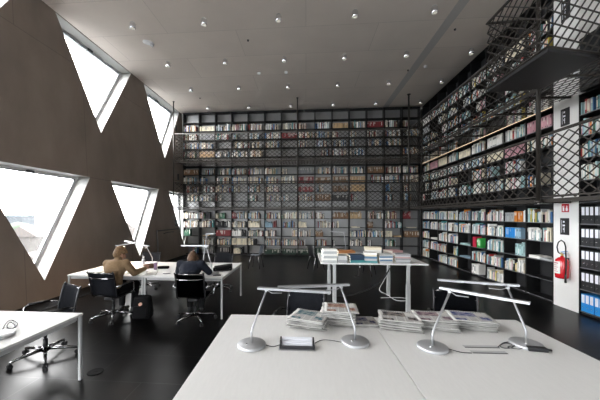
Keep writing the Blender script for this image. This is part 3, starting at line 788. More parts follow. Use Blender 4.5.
# ============================================================ CHAIRS
def make_chair(label):
    t = thing('office_chair', label, 'chair', (0,0,0), 0, 'black net office chairs')
    n = 12
    sh = MB(); prof = [(.23,.425),(.215,.455),(.10,.445),(-.05,.435),(-.16,.432),(-.205,.445)]
    def strip(prof, hw, th):
        q = MB(); a = []
        for y, z in prof: a.append([q.bm.verts.new((x, y, z)) for x in (-hw, -hw*.5, 0, hw*.5, hw)])
        for r0, r1 in zip(a, a[1:]):
            for k in range(4): q.face([r0[k], r0[k+1], r1[k+1], r1[k]], True)
        geom = bmesh.ops.solidify(q.bm, geom=list(q.bm.faces), thickness=th); return q
    strip(prof, .225, .018).build('seat', M['net'], t)
    bp = [(-.20,.462),(-.208,.50),(-.222,.55),(-.235,.62),(-.25,.70),(-.268,.78),(-.285,.845),(-.305,.875)]
    strip(bp, .225, .016).build('backrest', M['net'], t)
    sm_ = MB()
    for s in (-1,1):
        q = MB(); x = s*.238
        q.tube([(x,.235,.42),(x,.22,.452),(x,.10,.442),(x,-.05,.432),(x,-.16,.428),(x,-.205,.455),(x,-.22,.53),(x,-.235,.62),(x,-.268,.78),(x,-.288,.85),(x,-.312,.885)], .012, 8); q.build('side_rail', M['railblack'], t)
        q = MB(); x2 = s*.30
        q.tube([(x,.09,.44),(x2,.115,.45),(x2,.135,.52),(x2,.13,.62),(x2,.10,.645),(x2,.0,.648),(x2,-.14,.64),(x2,-.20,.635),(x,-.235,.625)], .011, 8); a_ = q.build('armrest', M['armmetal'], t)
        q = MB(); q.tube([(x2,.09,.655),(x2,-.15,.65)], .016, 8); q.build('arm_pad', M['black'], a_)
    q = MB(); q.tube([(-.235,-.30,.855),(0,-.315,.862),(.235,-.30,.855)], .011, 8); q.tube([(-.235,-.272,.785),(-.15,-.312,.772),(.15,-.312,.772),(.235,-.272,.785)], .012, 8); q.build('back_spreader', M['chairmetal'], t)
    q = MB(); q.box((0,.0,.385),(.16,.26,.05),None,.015); q.tube([(-.235,.03,.43),(0,.03,.40),(.235,.03,.43)], .014, 8); q.build('tilt_mechanism', M['black'], t)
    q = MB(); q.cyl((0,0,.10),(0,0,.25),.028); q.cyl((0,0,.25),(0,0,.37),.018); q.build('gas_column', M['black'], t)
    q = MB(); q.cyl((0,0,.085),(0,0,.14),.042,.036)
    for k in range(5):
        an = R(72*k+18); e = Vector((math.cos(an), math.sin(an), 0))
        q.tube([e*.03+Vector((0,0,.115)), e*.20+Vector((0,0,.10)), e*.345+Vector((0,0,.078))], .02, 8, True, [.024,.019,.014])
    q.build('star_base', M['chairmetal'], t)
    for k in range(5):
        an = R(72*k+18); e = Vector((math.cos(an), math.sin(an), 0)); sd = Vector((-e.y, e.x, 0))
        q = MB(); c = e*.345+Vector((0,0,.028)); 
        for s in (-1,1): q.cyl(c+sd*(s*.008), c+sd*(s*.026), .028, n=14)
        q.cyl(c+Vector((0,0,.01)), c+Vector((0,0,.055)), .009, n=8); q.build('castor', M['black'], t)
    return t
ch = make_chair('black net office chair with chrome arms at the left desk, turned sideways')
ch.location = (-3.36,3.44,0); ch.rotation_euler = (0,0,R(152))
pc1 = onz(112, 315.5, 0); pc2 = onz(193, 315, 0)
C1 = Vector((pc1.x+.12, 4.83, 0)); C2 = Vector((pc2.x+.14, 4.85, 0))
copy_tree(ch, C1, R(-4), 'black net office chair under the person in the beige jacket')
copy_tree(ch, C2, R(3), 'black net office chair under the person in navy')
copy_tree(ch, (ony(151,255,6.95).x-.08, 6.84, 0), R(180), 'black net chair behind the desk lamp, across from the beige jacket')
copy_tree(ch, (ony(220.5,255,6.95).x, 6.84, 0), R(172), 'black net chair across the desk from the person in navy')
copy_tree(ch, (ony(299,300,3.68).x+.02, 3.42, 0), R(165), 'black net chair pushed to the front left desk behind the newspapers')
copy_tree(ch, (ony(452,300,3.68).x-.02, 3.50, 0), R(160), 'black net chair pushed to the front right desk behind the newspapers')
def shell_chair(label, mt, loc, rz):
    t = thing('shell_chair', label, 'chair', loc, rz, 'shell chairs near the back wall')
    q = MB(); prof = [(.21,.435),(.18,.455),(.05,.445),(-.10,.44),(-.17,.46),(-.20,.52),(-.215,.60),(-.235,.70),(-.255,.79),(-.27,.82)]
    wd = [.19,.205,.215,.21,.19,.17,.18,.20,.19,.12]; a = []
    for (y, z), w in zip(prof, wd): a.append([q.bm.verts.new((x*w, y+abs(x)**2*.03, z+abs(x)**3*.01)) for x in (-1,-.6,0,.6,1)])
    for r0, r1 in zip(a, a[1:]):
        for k in range(4): q.face([r0[k], r0[k+1], r1[k+1], r1[k]], True)
    bmesh.ops.solidify(q.bm, geom=list(q.bm.faces), thickness=.012); q.build('seat_shell', mt, t)
    for sx in (-1,1):
        for y0, y1 in ((.10,.20),(-.10,-.21)): MB().tube([(sx*.10,y0,.43),(sx*.17,y0+(y1-y0)*.3,.41),(sx*.21,y1,0.0)], .011, 8).build('leg', M['chairmetal'], t)
    return t
def fl_at(px, py): p = onz(px, py, 0); return (p.x, p.y, 0)
shell_chair('grey shell chair standing alone before the green encyclopedias, left one', M['greyshell'], fl_at(256,268), R(80))
shell_chair('black shell chair left of the display table', M['black'], fl_at(316,269.5), R(-60))
p = ony(367,250,8.9); shell_chair('grey shell chair behind the book stacks of the display table', M['greyshell'], (p.x,8.9,0), R(60))

# ============================================================ LAMPS
def lamp(base, top, b0, b1, label, zt, br=.118):
    """base point on the table, arm top, head bar from b0 to b1 (world points)"""
    base, top, b0, b1 = map(Vector, (base, top, b0, b1))
    t = thing('desk_lamp', label, 'lamp', (base.x, base.y, zt), 0, 'silver desk lamps')
    o = Vector((base.x, base.y, zt)); tp, q0, q1 = top-o, b0-o, b1-o
    q = MB(); q.lathe([(br-.004,0),(br,.004),(br,.020),(br-.006,.026),(.014,.027)], n=40); bs = q.build('base', M['silver'], t)
    dirx = Vector((-.6,-.8,0))*br*.45
    q = MB(); q.cyl((dirx.x,dirx.y,.026),(dirx.x,dirx.y,.038),.008,n=12); q.build('switch', M['chrome'], bs)
    q = MB(); el = Vector((0,0,.13)); q.tube([(0,0,.024), el*.9, el+(tp-el)*.05, tp], .0085, 10); q.build('arm', M['alu'], t)
    d = (q1-q0).normalized(); sd = d.cross(Vector((0,0,1))).normalized()
    hd = MB(); hd.bar(q0, q1, .045, .018); hd.build('head_bar', M['alu'], t)
    q = MB(); q.bar(q0+d*.03-Vector((0,0,.0105)), q1-d*.03-Vector((0,0,.0105)), .03, .003); q.build('diffuser', M['white'], t)
    q = MB(); q.cyl(tp-sd*.018, tp+sd*.018, .013, n=12); q.tube([tp, tp+d*.05-Vector((0,0,.025)), tp+d*.14-Vector((0,0,.02))], .004, 6); q.build('joint', M['alu'], t)
    return t
ZB = 1.19
def lampz(px, py, z=ZB): return onz(px, py, z)
lamp(onz(251.5,343.5,DZ+.02), lampz(266.5,290,1.175), lampz(258,288), lampz(331,292), 'silver desk lamp leftmost on the front desk, left of the power unit', DZ)
lamp(onz(355,340.5,DZ+.02), lampz(341,287,1.175), lampz(349,284.5), lampz(278,287), 'silver desk lamp right of the power unit on the front left desk', DZ)
lamp(onz(432.5,346,DZ+.02), lampz(450,291.5,1.175), lampz(440,287.5), lampz(530,303), 'silver desk lamp on the front right desk, left one of two', DZ)
lamp(onz(526,343,DZ+.02), lampz(507.5,287.5,1.175), lampz(519,285.5), lampz(437.5,279.5), 'silver desk lamp beside the black adapter on the front right desk', DZ)
def at(px, py, Y): return ony(px, py, Y)
lamp(at(152.3,262,6.25), at(147,247.5,6.05), at(149,246.3,6.02), at(125,241,6.35), 'silver desk lamp left of the far chair on the reading desk', DZ)
lamp(at(121,263,6.1), at(118,246.8,5.95), at(115.5,245.8,5.9), at(135,242.8,6.2), 'silver desk lamp behind the head of the person in beige', DZ)
lamp(onz(212,274.2,DZ), at(206.5,247,5.3), at(209,245.6,5.3), at(181.5,245.6,5.3), 'silver desk lamp by the black bag beside the person in navy', DZ)
lamp(at(203.5,266,6.15), at(206.5,235,6.15), at(207,233.8,6.1), at(214.5,233.6,5.7), 'raised silver desk lamp on the far side of the reading desk', DZ)
lamp(onz(345.8,252.7,TZ), at(344,233.3,6.5), at(345,232.2,6.5), at(330.5,231.2,6.4), 'silver desk lamp standing among the books of the display table', TZ)
# lamp base and arm at the left edge
p = onz(-2,337,DZ); lamp((p.x,p.y,DZ), (p.x-.25,p.y+.1,1.2), (p.x-.15,p.y+.1,1.21), (p.x-.7,p.y+.25,1.21), 'silver desk lamp cut off at the left edge of the photo', DZ)

# ============================================================ POWER UNITS, CABLES
def cable(pts, r, mt, label, cat='cable', name='cable', group=None, parent=None):
    # smooth with catmull-rom
    P = [Vector(p) for p in pts]; out = []
    for i in range(len(P)-1):
        p0, p1, p2, p3 = P[max(i-1,0)], P[i], P[i+1], P[min(i+2,len(P)-1)]
        for k in range(6):
            u = k/6; out.append(.5*((2*p1)+(p2-p0)*u+(2*p0-5*p1+4*p2-p3)*u*u+(3*p1-p0-3*p2+p3)*u**3))
    out.append(P[-1])
    q = MB(); q.tube(out, r, 8)
    return tag(q.build(name, mt, parent), label, cat, group)
c0 = onz(297,347.5,DZ)
t = thing('power_unit', 'black framed power socket unit with pale flap set in the desk', 'power unit', (c0.x,c0.y,DZ), FT)
q = MB(); q.box((0,-.028,.012),(.285,.014,.024)); q.box((0,.04,.004),(.285,.014,.008))
for s in (-1,1): q.box((s*.136,.012,.035),(.012,.075,.07),None,.003)
q.build('frame', M['black'], t)
q = MB(); q.box((0,.034,.058),(.255,.026,.020),Euler((R(40),0,0)).to_matrix(),.004); q.box((0,.016,.036),(.255,.03,.020),Euler((R(35),0,0)).to_matrix(),.004); q.box((0,-.004,.018),(.255,.03,.016),Euler((R(25),0,0)).to_matrix(),.004); q.build('flap', mat('pale grey flap', (.55,.56,.60), .4), t)
q = MB(); q.box((0,0,.001),(.30,.115,.002)); q.build('rim', M['alu'], t)
for (pa, pb, lab) in ((( 465,347.3),(500,348),'closed table slot nearer the newspapers on the right desk'),((473,353),(508,353.8),'closed table slot nearer the camera on the right desk')):
    A, B = onz(*pa,DZ), onz(*pb,DZ)
    t = thing('table_slot', lab, 'power unit', ((A.x+B.x)/2,(A.y+B.y)/2,DZ), math.atan2(B.y-A.y,B.x-A.x), 'closed table slots'); l = (B-A).length
    MB().box((0,0,.001),(l,.010,.002)).build('slot', M['black'], t)
    MB().box((0,.022 if 'nearer the news' not in lab else .022,.0015),(l,.030,.003)).build('flap', M['whitemetal'], t)
zc = DZ+.004
T = lambda *ps: [Vector((*onz(x,y,zc).xy, zc)) for x, y in ps]
cable(T((266,345),(273,346.5),(281,344.5)), .0035, M['darkgrey'], 'short dark lamp cable left of the power unit', group='lamp cables on the front left desk')
cable(T((315,343),(322,340),(332,340.5),(342,342.3)), .0035, M['darkgrey'], 'dark lamp cable right of the power unit', group='lamp cables on the front left desk')
cable(T((449,349),(456,351),(463,352.5),(472,353)), .003, M['darkgrey'], 'thin dark cable from the third lamp to the table slot')
base = T((498,347),(503,343.5),(509,343),(515,344.5),(512,347.5),(504,348.5),(500,346.5),(506,344.5),(516,345.5),(523,347.5),(519,350),(508,348.8),(512,346),(522,348),(530,349.5))
for i, v in enumerate(base): v.z += .004*(i%4)
cable(base, .0035, M['darkgrey'], 'tangled grey cable beside the black adapter on the right desk')
A = onz(537,351,DZ)
t = thing('power_adapter', 'black power adapter lying by the rightmost lamp base', 'power adapter', (A.x,A.y,DZ), R(-8))
q = MB(); q.box((0,0,.016),(.14,.05,.032),None,.012); q.build('body', M['black'], t)
q = MB(); q.cyl((.07,0,.016),(.10,0,.014),.008,n=8); q.build('strain_relief', M['rubber'], t)
tl = T((2,331),(5,326),(9,323),(13,320.5),(16,323),(17.5,327),(12,329),(7,328),(10,324.5),(15,325.5),(12,330),(6,330.5))
for i, v in enumerate(tl): v.z += .012*(i%3)
cable(tl, .0035, M['darkgrey'], 'dark cable tangle on the left edge desk')
# floor cables by the display table
def zc_(ps): return [Vector(p) for p in ps]
cable(zc_([(1.93,6.72,.80),(1.90,6.66,.62),(1.75,6.6,.42),(1.5,6.55,.22),(1.15,6.5,.08),(.8,6.5,.02),(.55,6.6,.014)]), .014, M['rubber'], 'thick black cable sagging below the display table')
cable(zc_([(1.855,6.645,.50),(1.70,6.48,.34),(1.60,6.35,.20),(1.75,6.3,.12),(1.92,6.25,.02),(2.15,6.28,.008),(2.25,6.4,.008),(2.05,6.5,.008),(1.65,6.45,.008)]), .007, M['white'], 'white cable loop on the floor by the display table leg')
for px, py, rr, lab in ((95.5,372,.085,'round dark floor outlet lid beside the left desk leg'),(238,266,.08,'round floor outlet lid beyond the reading desk'),(357,276.5,.08,'round floor outlet lid under the display table')):
    p = onz(px,py,0); t = thing('floor_outlet', lab, 'floor outlet', (p.x,p.y,0), R(20), 'floor outlets')
    q = MB(); q.lathe([(rr,0),(rr,.005),(rr-.008,.007),(rr-.012,.005)], n=32); q.build('rim', M['blackmat'], t)
    q = MB(); q.lathe([(rr-.014,.002),(rr-.014,.006)], n=32); q.box((0,0,.007),(.05,.015,.003)); q.build('lid', M['blackmat'], t)

# ============================================================ NEWSPAPERS
def newspaper_mesh(seed):
    r = random.Random(seed); bm = bmesh.new(); uvl = bm.loops.layers.uv.new('UVMap')
    w, d, nx, ny = .37, .31, 12, 10
    dr = r.uniform(.004,.009); px_ = r.choice((-1,1))
    for lay in range(3):
        ox, oy, tw = r.uniform(-.012,.012), r.uniform(-.014,.014), r.uniform(-.05,.05)
        ph = r.uniform(0,6); th = .0042
        g = []
        for i in range(nx+1):
            row = []
            for j in range(ny+1):
                u, v = i/nx-.5, j/ny-.5
                x, y = u*w, v*d
                ed = max(abs(u), abs(v))*2
                z = lay*.0062+.0045-dr*.45*max(0, ed-.72)*(1 if lay else .3)+.0011*math.sin(i*.8+ph)*math.sin(j*.7+ph)+(.004*max(0, px_*u-.3)*(lay-1))
                xx, yy = x*math.cos(tw)-y*math.sin(tw)+ox, x*math.sin(tw)+y*math.cos(tw)+oy
                xx += .003*math.sin(j*1.7+ph)*(abs(u) > .49); yy += .003*math.sin(i*1.3+ph)*(abs(v) > .49)
                row.append((bm.verts.new((xx, yy, z)), bm.verts.new((xx, yy, z-th)), (i/nx, j/ny)))
            g.append(row)
        for i in range(nx):
            for j in range(ny):
                q = [g[i][j], g[i+1][j], g[i+1][j+1], g[i][j+1]]
                f = bm.faces.new([v[0] for v in q]); f.smooth = True; f.material_index = 0 if lay == 2 else 1
                for lp, v in zip(f.loops, q): lp[uvl].uv = v[2]
                f = bm.faces.new([v[1] for v in q][::-1]); f.material_index = 1; f.smooth = True
        ring = [g[i][0] for i in range(nx)]+[g[nx][j] for j in range(ny)]+[g[i][ny] for i in range(nx,0,-1)]+[g[0][j] for j in range(ny,0,-1)]
        for a, b in zip(ring, ring[1:]+ring[:1]):
            f = bm.faces.new([a[0], a[1], b[1], b[0]][::-1]); f.material_index = 1
    bmesh.ops.recalc_face_normals(bm, faces=bm.faces)
    me = bpy.data.meshes.new('newspaper'); bm.to_mesh(me); bm.free(); me.materials.append(M['news']); me.materials.append(M['newsedge'])
    return me
NM = [newspaper_mesh(k) for k in range(8)]
PICS = [('red',(.5,.06,.05)),('blue',(.05,.2,.5)),('dark',(.03,.03,.04)),('warm brown',(.3,.16,.07)),('purple',(.2,.08,.35)),('green',(.1,.25,.1))]
def stack(px, py, n, rz, w, name, topc, zoff=0.0, dsc=1.0):
    p = onz(px, py, DZ); c = Vector((p.x, p.y+.155*dsc, DZ))
    for k in range(n):
        o = bpy.data.objects.new('newspaper', NM[rnd.randrange(8)]); col.objects.link(o)
        o.location = (c.x+rnd.uniform(-.014,.014), c.y+rnd.uniform(-.012,.012), DZ+.0015+k*.0185); o.rotation_euler = (0,0,R(rz)+rnd.uniform(-.10,.10))
        o.scale = (w/.37, dsc, 1)
        o.color = (*(topc if k == n-1 else rnd.choice(PICS)[1]), 1)
        pos = 'topmost' if k == n-1 else 'bottom' if k == 0 else ORD[n-k]+' from top'
        tag(o, 'folded newspaper, %s, %s' % (pos, name), 'newspaper', 'newspapers on the front desks')
stack(309,330,5,-12,.36,'leftmost pile',(.10,.35,.45))
stack(341,327,8,-8,.33,'tall second pile from the left',(.55,.20,.10))
stack(367.5,327,1,4,.24,'flat place between the second and third pile',(.05,.10,.35),0,.8)
stack(405,331.5,5,-14,.38,'third pile from the left, just right of the seam',(.04,.04,.05))
stack(441,331.5,5,-10,.36,'fourth pile from the left',(.30,.15,.25))
stack(479,331.5,5,-12,.38,'rightmost pile',(.05,.12,.50))

# ============================================================ BOOK STACKS ON THE DISPLAY TABLE
flatbook = MB(); flatbook.mat(0); flatbook.b2((-.5,-.5,0),(.5,.5,.12)); flatbook.b2((-.5,-.5,.88),(.5,.5,1)); flatbook.b2((-.5,-.5,.12),(.5,-.47,.88)); flatbook.mat(1); flatbook.b2((-.49,-.47,.12),(.485,.485,.88))
FB = flatbook.mesh('book', [M['cover'], M['pageblock']])
n_tab = [0]
def bstack(px, Y, cols_, w, d, th, rz, name):
    x = ony(px, 262, Y).x; z = TZ+.0004
    for k, cn in enumerate(cols_):
        h = th*rnd.uniform(.85,1.2)
        o = bpy.data.objects.new('book', FB); col.objects.link(o)
        o.location = (x+rnd.uniform(-.008,.008), Y+d/2+rnd.uniform(-.008,.008), z); o.rotation_euler = (0,0,R(rz)+rnd.uniform(-.08,.08)); o.scale = (w*rnd.uniform(.93,1), d*rnd.uniform(.95,1), h); z += h+.0006
        o.color = (*CN[cn], 1); n_tab[0] += 1
        pos = 'top' if k == len(cols_)-1 else 'bottom' if k == 0 else ORD[len(cols_)-k]+' from top'
        tag(o, '%s book, %s, %s of the display table' % (cn, pos, name), 'book', 'books stacked on the display table')
CN['navy blue'] = (.012,.035,.075); CN['dull orange'] = (.50,.20,.07); CN['dusty pink'] = (.42,.25,.25); CN['dusty blue'] = (.10,.19,.30)
bstack(329.5,5.36,['pale grey','white','pale grey','white','pale grey','white'],.27,.24,.039,3,'tall white stack, left end')
bstack(343,5.36,['grey','pale grey','pale grey'],.17,.22,.038,-3,'low grey stack, front row left')
bstack(356.5,5.36,['teal','navy blue','navy blue'],.27,.24,.042,9,'dark blue stack, front row')
bstack(371.5,5.36,['teal','pale grey','dusty blue','cream','white'],.25,.24,.036,-9,'cream topped stack, front row centre')
bstack(385.5,5.36,['pale grey','dusty blue','white','dusty blue','pale grey'],.25,.24,.033,7,'blue and white stack, front row')
bstack(403.5,5.36,['grey','pale grey','grey','dusty pink','pale grey','grey'],.27,.22,.026,-4,'grey and pink stack, right end')
bstack(346,6.02,['dull orange','cream','dull orange'],.36,.26,.045,8,'orange stack, second row')
bstack(374,5.95,['white','cream','white','cream'],.34,.26,.052,-12,'white stack, second row')
bstack(395,5.95,['dusty pink','white','dusty pink'],.26,.30,.055,25,'pink stack, second row')
bstack(325,6.1,['teal','white','pale teal'],.16,.22,.04,0,'small teal stack, far left corner')

# ============================================================ THINGS ON THE READING DESK
def P(px, py): q = onz(px, py, DZ); return (q.x, q.y, DZ)
c = P(143.5,267)
t = thing('water_bottle', 'clear plastic water bottle on the reading desk by the beige jacket', 'bottle', c)
q = MB(); q.lathe([(.030,0),(.034,.01),(.034,.13),(.030,.16),(.014,.185),(.013,.20)], n=20); q.build('body', M['bottle'], t)
q = MB(); q.lathe([(.016,.198),(.016,.218)], n=16); q.build('cap', M['white'], t)
q = MB(); q.lathe([(.0348,.06),(.0348,.11)], n=20); q.build('label', M['label'], t)
def pouch(px, py, dx, dy, dz, mt, name, label, cat, rz=0):
    c = P(px,py); t = thing(name, label, cat, c, R(rz))
    q = MB(); q.box((0,0,dz/2),(dx,dy,dz),None,dz*.42); o = q.build('body', mt, t); sm(o, 60)
    q = MB(); q.tube([(-dx*.42,0,dz+.001),(0,0,dz+.004),(dx*.42,0,dz+.001)], .005, 6); q.build('zip', M['darkgrey'], t)
    return t
pouch(149,268,.20,.09,.085,M['brownbag'],'pencil_case','brown pencil case beside the water bottle','pencil case',10)
pouch(163.5,268.5,.22,.08,.05,M['blackmat'],'pencil_case','black pencil case between the two people','pencil case',8)
c = P(155.6,269.5); t = thing('tumbler', 'mauve drinking tumbler right of the brown pencil case', 'tumbler', c)
q = MB(); q.lathe([(.028,0),(.034,.13),(.034,.14)], n=20); q.build('cup', M['purple'], t)
q = MB(); q.lathe([(.036,.139),(.036,.15),(.02,.158)], n=20); q.build('lid', M['white'], t)
for k, (px, py, rz, lab) in enumerate(((96,272,-20,'sheet of paper at the left end of the reading desk'),(104,268.5,15,'sheet of paper behind the person in beige'),(140,273,-12,'sheet of paper in front of the person in beige'),(151,273.5,25,'sheet of paper right of the person in beige'),(174,272,-8,'sheet of paper left of the person in navy'))):
    q = MB(); 
    n = 6
    g = [[q.bm.verts.new(((i/n-.5)*.21,(j/n-.5)*.297,.0015+.0006*k+.001*math.sin(i+j))) for j in range(n+1)] for i in range(n+1)]
    for i in range(n):
        for j in range(n): q.face([g[i][j], g[i+1][j], g[i+1][j+1], g[i][j+1]], True)
    bmesh.ops.solidify(q.bm, geom=list(q.bm.faces), thickness=.0006)
    o = q.build('paper_sheet', M['paper'], None, P(px,py)); o.rotation_euler = (0,0,R(rz)); tag(o, lab, 'paper', 'papers on the reading desk')
c = P(170,272.5); t = thing('pen', 'dark pen on the desk left of the person in navy', 'pen', (c[0],c[1]-.12,DZ), R(12))
MB().cyl((-.07,0,.005),(.06,0,.005),.0045,n=8).build('barrel', M['navy'], t); MB().cyl((.06,0,.005),(.075,0,.005),.0045,.001,n=8).build('tip', M['chrome'], t)
# soft black bag beside the person in navy
c = P(223,270)
t = thing('shoulder_bag', 'flat black shoulder bag on the desk right of the person in navy', 'bag', c, R(12))
q = MB(); q.box((0,0,.045),(.36,.26,.09),None,.035)
for v in q.bm.verts: v.co.z *= 1+.25*math.sin(v.co.x*14)*(v.co.z > .04); v.co.y += .02*math.sin(v.co.x*9)
sm(q.build('body', M['blackmat'], t), 70)
q = MB(); q.tube([(-.16,-.10,.06),(-.12,-.16,.02),(0,-.18,.012),(.12,-.16,.02),(.16,-.08,.05)], .012, 8); q.build('strap', M['black'], t)
q = MB(); q.box((.02,-.04,.097),(.26,.012,.006)); q.build('zip', M['darkgrey'], t)
q = MB(); c = P(217,275.5); t = thing('phone', 'dark mobile phone at the desk edge beside the black bag', 'phone', c, R(15)); q.box((0,0,.005),(.14,.07,.009),None,.003); q.build('case', M['black'], t)
MB().box((0,0,.0102),(.13,.062,.001)).build('screen', M['darkgrey'], t)

# backpack by the desk leg
c = onz(137,319,0)
t = thing('backpack', 'black backpack with a round pale badge on the floor by the desk leg', 'backpack', (c.x+.07,c.y+.07,0), R(8))
q = MB(); q.box((0,0,.20),(.30,.20,.40),None,.09)
for v in q.bm.verts: 
    k = v.co.z/.40; v.co.x *= 1.08-.22*k*k; v.co.y *= 1.1-.3*k
sm(q.build('body', M['blackmat'], t), 70)
q = MB(); q.box((0,-.115,.14),(.23,.07,.20),None,.03); sm(q.build('front_pocket', M['blackmat'], t), 70)
q = MB(); q.cyl((0,-.128,.275),(0,-.098,.275),.026,n=20); q.build('badge', mat('pale orange badge', (.75,.45,.33), .6), t)
q = MB(); q.tube([(-.04,.06,.385),(-.03,.07,.44),(.03,.07,.44),(.04,.06,.385)], .009, 8); q.build('grab_handle', M['black'], t)
for s in (-1,1): MB().tube([(s*.07,.09,.36),(s*.10,.13,.25),(s*.13,.12,.08),(s*.12,.09,.03)], .016, 8).build('shoulder_strap', M['black'], t)

# ============================================================ PEOPLE
def remeshed(q, name, mt, parent, vox, smooth=6):
    me = q.mesh(name+'_tmp', mt); o = bpy.data.objects.new(name+'_tmp', me); col.objects.link(o)
    md = o.modifiers.new('r', 'REMESH'); md.mode = 'VOXEL'; md.voxel_size = vox; md.use_smooth_shade = True
    s = o.modifiers.new('s', 'SMOOTH'); s.iterations = smooth; s.factor = .5
    dg = bpy.context.evaluated_depsgraph_get(); me2 = bpy.data.meshes.new_from_object(o.evaluated_get(dg)); me2.name = name
    bpy.data.objects.remove(o)
    me2.materials.clear(); me2.materials.append(mt)
    o2 = bpy.data.objects.new(name, me2); col.objects.link(o2); o2.parent = parent
    for p_ in me2.polygons: p_.use_smooth = True
    return o2
def V3(*a): return Vector(a)
def hand(q, wrist, dirv, palm_n, side, curl=.5, scale=1.0):
    """palm plus four unequal bent fingers and a thumb from the palm's side"""
    d = Vector(dirv).normalized(); n = Vector(palm_n).normalized(); s = d.cross(n).normalized()*side   # s points to the thumb side
    w = Vector(wrist); 
    for k in range(4):
        off = s*(.030-.020*k)*scale
        q.cap(w+off*.6+d*.012, w+off+d*.085*scale, .013*scale, .0115*scale)
    ln = (.040,.046,.043,.033)
    for k in range(4):
        a = w+s*(.030-.020*k)*scale+d*.085*scale
        c1 = curl*.6; c2 = curl*1.5; c3 = curl*2.2
        b = a+(d*math.cos(c1)+n*math.sin(c1))*ln[k]*scale
        c = b+(d*math.cos(c2)+n*math.sin(c2))*ln[k]*.65*scale
        e = c+(d*math.cos(c3)+n*math.sin(c3))*ln[k]*.5*scale
        q.cap(a, b, .0095*scale, .0085*scale); q.cap(b, c, .0085*scale, .0078*scale); q.cap(c, e, .0078*scale, .0068*scale)
    a = w+s*.026*scale+d*.022*scale; b = a+(s*.7+d*.7+n*.3).normalized()*.042*scale; c = b+(s*.2+d*.9+n*.4).normalized()*.030*scale
    q.cap(a, b, .013*scale, .0105*scale); q.cap(b, c, .0105*scale, .0085*scale)
def person(loc, rz, label, J, top_mt, hair_mt, hairstyle, cuffs=True):
    t = thing('person', label, 'person', loc, rz)
    q = MB()
    pel, wai, che, nek, hed = J['pelvis'], J['waist'], J['chest'], J['neck'], J['head']
    fw = J['face']; fw = Vector(fw).normalized(); upv = (hed-nek).normalized()
    upv = (upv-fw*upv.dot(fw)).normalized(); rt = fw.cross(upv)
    hr = Matrix((rt, fw, upv)).transposed()
    # trunk
    q.ell(pel, (.165,.13,.11)); q.ell((pel+wai)/2, (.15,.115,.12)); q.ell(wai, (.142,.105,.12)); q.ell((wai+che)/2, (.155,.11,.12)); q.ell(che, (.165,.115,.13))
    q.cap(che+(nek-che)*.5, hed-upv*.05, .055, .05)
    for s in ('L','R'):
        sh, el, wr = J['sh'+s], J['el'+s], J['wr'+s]; q.cap(che+(sh-che)*.3+V3(0,0,.02), sh, .075, .062); q.cap(sh, el, .055, .042); q.cap(el, wr, .042, .027)
        hp, kn, an = J['hip'+s], J['kn'+s], J['an'+s]; q.cap(hp, kn, .085, .058); q.cap(kn, an, .055, .036); ft = an+V3(0,.14,-.045); q.cap(an+V3(0,-.02,-.03), ft, .034, .028)
        hand(q, wr, J['hd'+s], J['hn'+s], J['hs'+s], J.get('curl'+s,.5), .95)
    # head
    q.ell(hed+upv*.03-fw*.012, (.074,.092,.092), hr, 18); q.ell(hed-upv*.045+fw*.030, (.055,.062,.062), hr, 14)
    q.cap(hed+fw*.085+upv*.015, hed+fw*.108-upv*.022, .011, .014); q.ell(hed-upv*.092+fw*.065, (.026,.02,.016), hr)
    for s in (-1,1): q.ell(hed+rt*(s*.075)-upv*.005, (.010,.020,.030), hr)
    q.ell(hed-upv*.055+fw*.088, (.022,.009,.010), hr)
    body = remeshed(q, 'body', M['skin'], t, .0065, 4)
    for s in (-1,1): MB().ell(hed+rt*(s*.031)+fw*.083+upv*.015, (.011,.008,.008), hr, 10).build('eye', M['eye'], t)
    # top garment
    q = MB(); g = .018
    q.ell(pel+V3(0,0,.03), (.168+g,.135+g,.10)); q.ell((pel+wai)/2, (.158+g,.122+g,.12)); q.ell(wai, (.150+g,.112+g,.12)); q.ell((wai+che)/2, (.162+g,.116+g,.12)); q.ell(che, (.185+g,.125+g,.135)); q.ell(che+V3(0,.0,.06), (.17+g,.10+g,.09))
    q.cap(che+(nek-che)*.55, nek+(hed-nek)*.05, .075, .066)
    for s in ('L','R'):
        sh, el, wr = J['sh'+s], J['el'+s], J['wr'+s]; q.cap(che+(sh-che)*.3+V3(0,0,.022), sh, .092, .080); q.cap(sh, el, .074, .060); q.cap(el, el+(wr-el)*.93, .060, .042)
    remeshed(q, 'jacket' if top_mt is M['beige'] else 'sweater', top_mt, t, .010, 5)
    # trousers and shoes
    q = MB(); q.ell(pel-V3(0,0,.02), (.18,.148,.11))
    for s in ('L','R'):
        hp, kn, an = J['hip'+s], J['kn'+s], J['an'+s]; q.cap(hp, kn, .10, .073); q.cap(kn, an+(kn-an)*.12, .070, .055)
    remeshed(q, 'trousers', M['trouser'], t, .011, 4)
    for s in ('L','R'):
        an = J['an'+s]; q = MB(); q.cap(an+V3(0,-.03,-.035), an+V3(0,.15,-.047), .044, .036); q.cap(an+V3(0,-.02,-.03), an+V3(0,0,.03), .045,.045)
        remeshed(q, 'shoe', M['black'], t, .008, 3)
    # hair
    q = MB(); q.ell(hed+upv*.045-fw*.025, (.087,.100,.090), hr, 18); q.ell(hed-fw*.055-upv*.015, (.082,.064,.095), hr, 16)
    for k in range(16):                                          # locks
        a = -1.9+3.8*k/15; d_ = (-fw*math.cos(a)+rt*math.sin(a)); p0 = hed+upv*.10+d_*.045; p1 = hed+d_*.088+upv*.02; p2 = hed+d_*(.080 if hairstyle == 'short' else .070)-upv*(.085 if abs(a) < 1.3 else .02)
        q.cap(p0, p1, .018, .019); q.cap(p1, p2, .019, .010)
